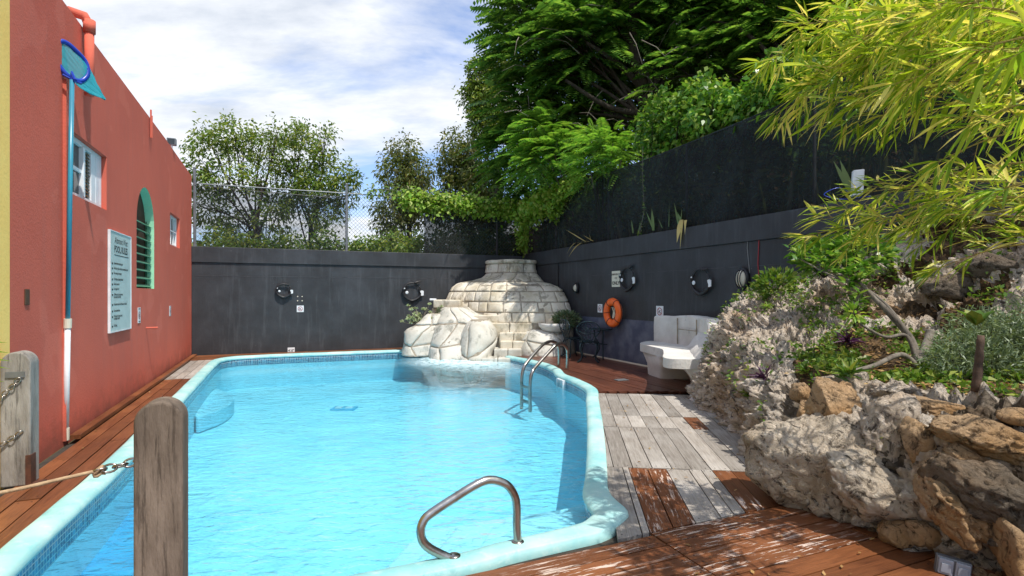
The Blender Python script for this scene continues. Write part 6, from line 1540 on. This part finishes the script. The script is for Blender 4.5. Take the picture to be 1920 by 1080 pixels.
# ------------------------------------------------------------------ planting on the rockery
def gp(px, py): 
    l_, n_ = hit(px, py); return l_
sag_parts = []
sage = thing('sage_bush', 'large soft grey green bush on the right of the planted terrace', 'bush', gp(1830, 735)); m_ = MB()
sb_ = [(3.55, 4.15, 1.0, .25, .25, .18), (3.8, 4.35, 1.1, .35, .3, .26), (3.35, 4.15, .98, .2, .2, .14), (4.15, 4.5, 1.08, .34, .3, .28), (3.95, 4.2, 1.05, .35, .25, .25), (4.4, 4.6, 1.16, .33, .3, .30), (4.2, 4.25, 1.05, .35, .25, .28), (3.6, 4.0, .95, .2, .15, .14)]
tp, dr, _ = blob_pts(sb_, 1150, .6); dr[:, 2] = np.abs(dr[:, 2]) + .4
leaf_obj('foliage', [clumps(tp, dr, 11, .028, .062, .17, .5, .1)], 'l_sage', sage, kind='stuff')
for q in range(60): e = Vector(tp[random.randint(0, 1149)]); b0 = Vector((e.x * .9 + 3.9 * .1, e.y * .9 + 4.3 * .1, .85)); m_.tube([b0, e], .004, 4)
m_.build('stems', M['bark'], sage)
# leaning frangipani-like shrub with leaf whorls
fr = thing('leaning_shrub', 'small leaning shrub with smooth bare branches and whorls of green leaves', 'shrub', gp(1722, 690))
def limb(pts, r0, r1, par, mat='barkl'):
    m2 = MB(); q = crom(pts, 6); m2.tube(q, [r0 + (r1 - r0) * i / (len(q) - 1) for i in range(len(q))], 8); return m2.build('branch', M[mat], par, smooth=True)
b0 = gp(1722, 690)
limb([b0 - ZD * .05, P(1710, 640, 4.75), P(1665, 585, 4.8), P(1640, 560, 4.85), P(1612, 530, 4.9)], .036, .015, fr)
limb([P(1705, 628, 4.76), P(1660, 570, 4.9), P(1610, 532, 5.0), P(1590, 515, 5.05)], .018, .010, fr)
limb([b0 + ZD * .05, P(1700, 630, 4.7), P(1660, 632, 4.65), P(1620, 612, 4.6), P(1604, 600, 4.6)], .02, .007, fr)
limb([b0, P(1690, 665, 4.55), P(1640, 685, 4.4), P(1600, 695, 4.3), P(1560, 700, 4.3)], .026, .012, fr)
limb([b0 + ZD * .02, P(1740, 640, 4.8), P(1745, 620, 4.85)], .04, .036, fr)
whp = []
for px, py, Y, nl, L in ((1590, 515, 5.05, 26, .13), (1612, 525, 4.9, 26, .13), (1575, 495, 5.2, 24, .13), (1530, 490, 5.3, 22, .12), (1555, 505, 5.2, 22, .12), (1500, 485, 5.4, 20, .12), (1497, 475, 5.5, 14, .11), (1605, 560, 4.85, 16, .11), (1560, 480, 5.3, 20, .12), (1620, 500, 5.1, 22, .12), (1585, 540, 4.9, 20, .11)):
    c = P(px, py, Y); n = nl; a = RNG.uniform(0, 6.28, n); e = RNG.uniform(-.3, .9, n); d = np.stack([np.cos(a) * np.cos(e), np.sin(a) * np.cos(e), np.sin(e)], 1); B = np.tile([c[:]], (n, 1)) + RNG.normal(size=(n, 3)) * .03
    whp.append(leaf_mesh(B, d, np.tile([[0, 0, 1.]], (n, 1)) + RNG.normal(size=(n, 3)) * .2, L * RNG.uniform(.7, 1.15, n), L * .38 * np.ones(n), .2, .12, True))
    if px < 1580: limb([P(1612, 530, 4.9), P((px + 1612) / 2, (py + 545) / 2, (Y + 4.9) / 2), c], .010, .006, fr)
leaf_obj('leaf_whorls', whp, 'l_ivy', fr, kind='stuff')
tuft('yellow_plant', 'small bright yellow leaved sprig in front of the leaning shrub', P(1602, 588, 4.6), 46, .085, .4, 'l_vine', (.05, .05, .06), .3, True)
tuft('green_shrub', 'leafy green shrub on top of the rocks against the black wall', P(1610, 472, 6.0), 420, .10, .6, 'l_ivy', (.42, .3, .22), .4)
tuft('green_shrub', 'green weed clump at the rock edge below the larger bulkhead lamp', P(1455, 535, 7.3), 420, .095, .5, 'l_low', (.30, .2, .22), .5)
tuft('green_shrub', 'dark green leaves behind the whorled shrub on the rocks', P(1545, 480, 6.2), 360, .11, .55, 'l_ivy', (.36, .24, .20), .4)
def spiky(label, c, n, L, mat='l_purple', cat='plant', name='spiky_plant', w=.11):
    c = Vector(c); t = thing(name, label, cat, c); a = RNG.uniform(0, 6.28, n); e = RNG.uniform(-.1, 1.2, n); d = np.stack([np.cos(a) * np.cos(e), np.sin(a) * np.cos(e), np.sin(e)], 1)
    leaf_obj('leaves', [leaf_mesh(np.tile([c[:]], (n, 1)) + RNG.normal(size=(n, 3)) * .015, d, rnd_unit(n) + np.array([[0, 0, 1.]]), L * RNG.uniform(.6, 1.1, n), L * w * np.ones(n), .15, .2, True)], mat, t, kind='stuff')
spiky('purple spiky plant in the middle of the planted terrace', gp(1590, 655) + ZD * .08, 40, .19)
spiky('purple spiky plant low on the rocks near the bench end', gp(1435, 715) + ZD * .03, 46, .17)
spiky('small purple plant just left of the terrace one', gp(1555, 650) + ZD * .02, 16, .12)
spiky('green spiky rosette at the edge of the terrace above the stones', gp(1590, 712) + ZD * .03, 50, .17, 'l_low', w=.16)
spiky('green spiky rosette left on the terrace edge', gp(1510, 700) + ZD * .02, 34, .13, 'l_low', w=.18)
spiky('green weed growing from a crack above the white boulder', gp(1640, 826) + ZD * .01 + Vector((-.04, -.12, 0)), 30, .06, 'l_vine', w=.3)
spiky('green weed sprouting on the rock left of the stones', gp(1400, 745) + ZD * .02, 26, .10, 'l_low', w=.25)
spiky('small green tuft high on the left rocks', gp(1440, 580) + ZD * .03, 40, .12, 'l_vine', w=.12)
# young tree with ringed trunk
t = thing('young_palm', 'young plant with a brown ringed stem standing in the sage bush', 'plant', gp(1830, 735)); c = gp(1830, 735); m_ = MB(); pts = [c + Vector((.004 * i, 0, i * .045)) for i in range(9)]
m_.tube(pts, [.027 + .004 * (i % 2) - .0012 * i for i in range(9)], 10); m_.build('stem', simple('ringed brown stem', (.10, .06, .04), (.04, .025, .018), 20, .8, .4, 60), t, smooth=True)
a = RNG.uniform(0, 6.28, 9); leaf_obj('leaves', [leaf_mesh(np.tile([(c + ZD * .42)[:]], (9, 1)), np.stack([np.cos(a), np.sin(a), np.full(9, 1.3)], 1), np.tile([[0, 0, 1.]], (9, 1)), np.full(9, .17), np.full(9, .10), .2, .1, True)], 'l_low', t, 'stuff')
# ground cover, litter, scattered weeds (uncountable)
gc = []; gl = []
tries = 0
while len(gc) < 5200 and tries < 60000:
    tries += 1; ci = random.randint(0, ncol - 2); ri = random.randint(0, nrow - 2); a = ci * nrow + ri; c_, r_ = ci / NCs, ri / NRs; s_ = SO[a]; p = V[a]
    dens = s_ * 1.0 if r_ > 2.5 else s_ * .3
    if r_ > 3.5 and s_ < .3: dens = max(dens, .22)
    if c_ < 3.8 and r_ > 1: dens = max(dens, .06)
    if noise.noise(p * 2.2 + Vector((1, 5, 3))) * 1.6 + .45 < random.random(): continue
    if random.random() < dens: gc.append((p.x + random.gauss(0, .02), p.y + random.gauss(0, .02), p.z + random.uniform(0, .045)))
C_ = np.array(gc); n = len(C_); C_ = np.repeat(C_, 3, 0) + RNG.normal(size=(n * 3, 3)) * .025; n *= 3; A = rnd_unit(n); A[:, 2] = np.abs(A[:, 2]) + .1; l_ = RNG.uniform(.03, .085, n)
tag(leaf_obj('ground_cover', [leaf_mesh(C_, A, rnd_unit(n) + np.array([[0, 0, 1.]]), l_, l_ * .42, .2, .15)], 'l_low'), 'low green weeds creeping over the terrace and rocks', 'ground cover', kind='stuff')
for _ in range(40000):
    if len(gl) >= 2600: break
    ci = random.randint(0, ncol - 2); ri = random.randint(0, nrow - 2); a = ci * nrow + ri
    if random.random() < SO[a] + (.08 if ri / NRs > 3.5 else 0): gl.append((V[a].x, V[a].y, V[a].z + .012))
C_ = np.array(gl); n = len(C_); A = rnd_unit(n); A[:, 2] *= .2; l_ = RNG.uniform(.025, .07, n)
tag(leaf_obj('leaf_litter', [leaf_mesh(C_, A, rnd_unit(n) * .4 + np.array([[0, 0, 1.]]), l_, l_ * .5, -.05, .1)], 'l_dry'), 'brown fallen leaves and twigs on the terrace soil', 'leaf litter', kind='stuff')
dl = []
for k in range(170):
    if k < 60: u, v = -1.9 + random.random() ** 2 * .4, random.uniform(6, 14)
    elif k < 110: u, v = random.uniform(1.8, 6), random.uniform(1.9, 2.7)
    else: p = Rm(random.uniform(1.0, 2.6), random.uniform(3.9, 8.2)); u, v = UV(*p)
    q = W(u, v, .012)
    if not in_poly(q.x, q.y, pool_poly): dl.append(q[:])
C_ = np.array(dl); n = len(C_); A = rnd_unit(n); A[:, 2] *= .15; l_ = RNG.uniform(.02, .055, n)
tag(leaf_obj('fallen_leaves', [leaf_mesh(C_, A, rnd_unit(n) * .3 + np.array([[0, 0, 1.]]), l_, l_ * .4, -.05, .1)], 'l_dry'), 'small dry leaves fallen on the deck boards', 'fallen leaves', kind='stuff')
# ------------------------------------------------------------------ bamboo overhanging from the right
bam = thing('bamboo_clump', 'yellow green bamboo arching in from the right edge of the view', 'bamboo', (4.0, 2.7, .95))
BR = [(1990, 350, 3.2, 1620, 360, 3.8), (1990, 380, 3.5, 1540, 410, 4.1), (1990, 410, 3.3, 1590, 430, 3.9), (1990, 60, 2.3, 1760, 30, 2.6), (1990, 140, 2.7, 1600, 80, 3.3), (1990, 180, 3.1, 1560, 120, 3.6), (1990, 0, 3.0, 1520, 90, 3.7), (1990, 220, 2.7, 1700, 190, 3.1), (1990, 100, 2.5, 1700, 150, 2.9), (1990, -60, 3.2, 1430, 130, 3.9), (1990, 60, 3.0, 1455, 225, 3.8), (1990, 100, 2.7, 1500, 60, 3.6), (1990, 180, 2.8, 1560, 200, 3.4), (1990, 30, 2.6, 1540, 150, 3.4),
      (1990, -100, 2.8, 1560, 20, 3.5), (1990, 0, 2.4, 1690, 60, 2.8), (1990, 120, 2.4, 1680, 170, 2.8), (1990, -40, 2.5, 1620, 90, 3.0), (1990, 90, 3.3, 1600, 110, 3.8), (1990, -120, 2.6, 1660, -20, 3.1), (1990, 40, 2.9, 1500, 190, 3.6),
      (1990, 330, 3.3, 1570, 385, 4.1), (1990, 400, 3.4, 1510, 440, 4.1), (1990, 370, 3.0, 1640, 405, 3.7), (1990, 300, 3.0, 1700, 350, 3.5), (1990, 450, 3.1, 1760, 500, 3.5), (1990, 330, 2.6, 1790, 390, 2.9), (1990, 430, 3.5, 1640, 455, 4.0),
      (1990, 230, 2.5, 1760, 300, 2.9), (1990, 10, 3.4, 1580, 30, 3.9), (1990, 150, 3.4, 1500, 165, 3.9), (1990, -20, 2.2, 1800, 20, 2.4), (1990, 200, 2.2, 1840, 240, 2.5), (1990, 80, 2.1, 1830, 110, 2.3),
      (1990, 210, 2.9, 1650, 230, 3.4), (1990, -10, 2.7, 1640, 130, 3.2), (1990, 130, 2.9, 1590, 240, 3.4), (1990, 60, 2.5, 1720, 120, 2.8), (1990, 360, 3.4, 1720, 420, 3.8)]
LB = []; tw_ = MB()
for (x0, y0, Ya_, x1, y1, Yb_) in BR:
    a, b = P(x0, y0 - (14 if y1 < 300 else 0), Ya_ * .80), P(x1, y1 - (14 if y1 < 300 else -2), Yb_ * .84); L = (b - a).length; arch = .06 * L
    mid = a.lerp(b, .5) + Vector((0, 0, arch)); cs = crom([a, mid, b], 14); nn_ = len(cs)
    tw_.tube(cs, [.006 - .0045 * i / (nn_ - 1) for i in range(nn_)], 5, False)
    nodes = max(9, int(L * 19 * (1.35 if y1 < 300 else .8)))
    for k in range(nodes):
        t = (k + .6) / nodes; i = min(nn_ - 2, int(t * (nn_ - 1))); c = cs[i].lerp(cs[i + 1], t * (nn_ - 1) - i); ax = (cs[i + 1] - cs[i]).normalized()
        sd = Vector(rnd_unit(1)[0]); sd = (sd - ax * sd.dot(ax)).normalized(); tl_ = random.uniform(.05, .22) * (1 if t < .9 else .5)
        tdir = (ax * .7 + sd * .8 + Vector((0, 0, -.12))).normalized(); e = c + tdir * tl_; tw_.tube([c, e], [.002, .001], 3, False)
        nl = random.randint(5, 8)
        for q in range(nl):
            s_ = random.uniform(.3, 1); bb = c.lerp(e, s_); d = (tdir * .9 + Vector(rnd_unit(1)[0]) * .62 + Vector((0, 0, -.10)))
            LB.append((*bb, *d, random.uniform(.085, .165), random.uniform(.10, .15)))
    for q in range(6):
        d = ((b - mid).normalized() + Vector(rnd_unit(1)[0]) * .45); LB.append((*b, *d, random.uniform(.12, .18), .1))
LB = np.array(LB); n = len(LB); print('bamboo leaves', n)
tw_.build('twigs', M['culm'], bam, kind='stuff')
Nn = rnd_unit(n) * .7 + np.array([[0, 0, 1.0]])
leaf_obj('foliage', [leaf_mesh(LB[:, :3], LB[:, 3:6], Nn, LB[:, 6], LB[:, 6] * LB[:, 7], .12, .12, True)], 'l_bamboo', bam, kind='stuff')
for (x, y, lx, ly, h) in ((4.0, 2.7, -.7, -.2, 2.4), (4.2, 2.9, -.3, .1, 3.0), (3.9, 2.5, -.8, -.3, 2.0), (4.3, 2.6, -.9, -.1, 2.8), (4.1, 3.0, -.8, .1, 1.8)):
    m_ = MB(); q = crom([(x, y, .85), (x + lx * .15, y + ly * .15, .85 + h * .45), (x + lx * .6, y + ly * .6, .85 + h * .85), (x + lx * 1.2, y + ly * 1.2, .85 + h)], 8); m_.tube(q, [.022 * (1 - .65 * i / (len(q) - 1)) + (.003 if i % 4 == 0 else 0) for i in range(len(q))], 8); m_.build('culm', M['culm'], bam, smooth=True)
# a few blades reach in at the left edge behind the grey post
lb = thing('blade_plant', 'thin green blades reaching in at the left edge in front of the yellow wall', 'plant', P(-60, 760, 3.6)); m_ = MB()
for (x, y, y2) in ((14, 643, 648), (20, 662, 664), (24, 678, 676), (20, 692, 688), (10, 716, 722)):
    p0, p1 = P(-70, y2 + 12, 3.6), P(x, y, 3.7); rows_ = []
    for k in range(6): t = k / 5; w_ = .012 * (1 - t ** 3) ; c = p0.lerp(p1, t) + ZD * .03 * math.sin(t * 3.1); rows_.append([c + ZD * w_ * .8 - Vector((0, w_, 0)), c, c - ZD * w_ * .8 + Vector((0, w_, 0))])
    m2 = MB(); m2.grid(rows_); m2.build('blade', M['l_vine'], lb, smooth=True)
print('planks', n_plank, 'objects', len(bpy.data.objects))
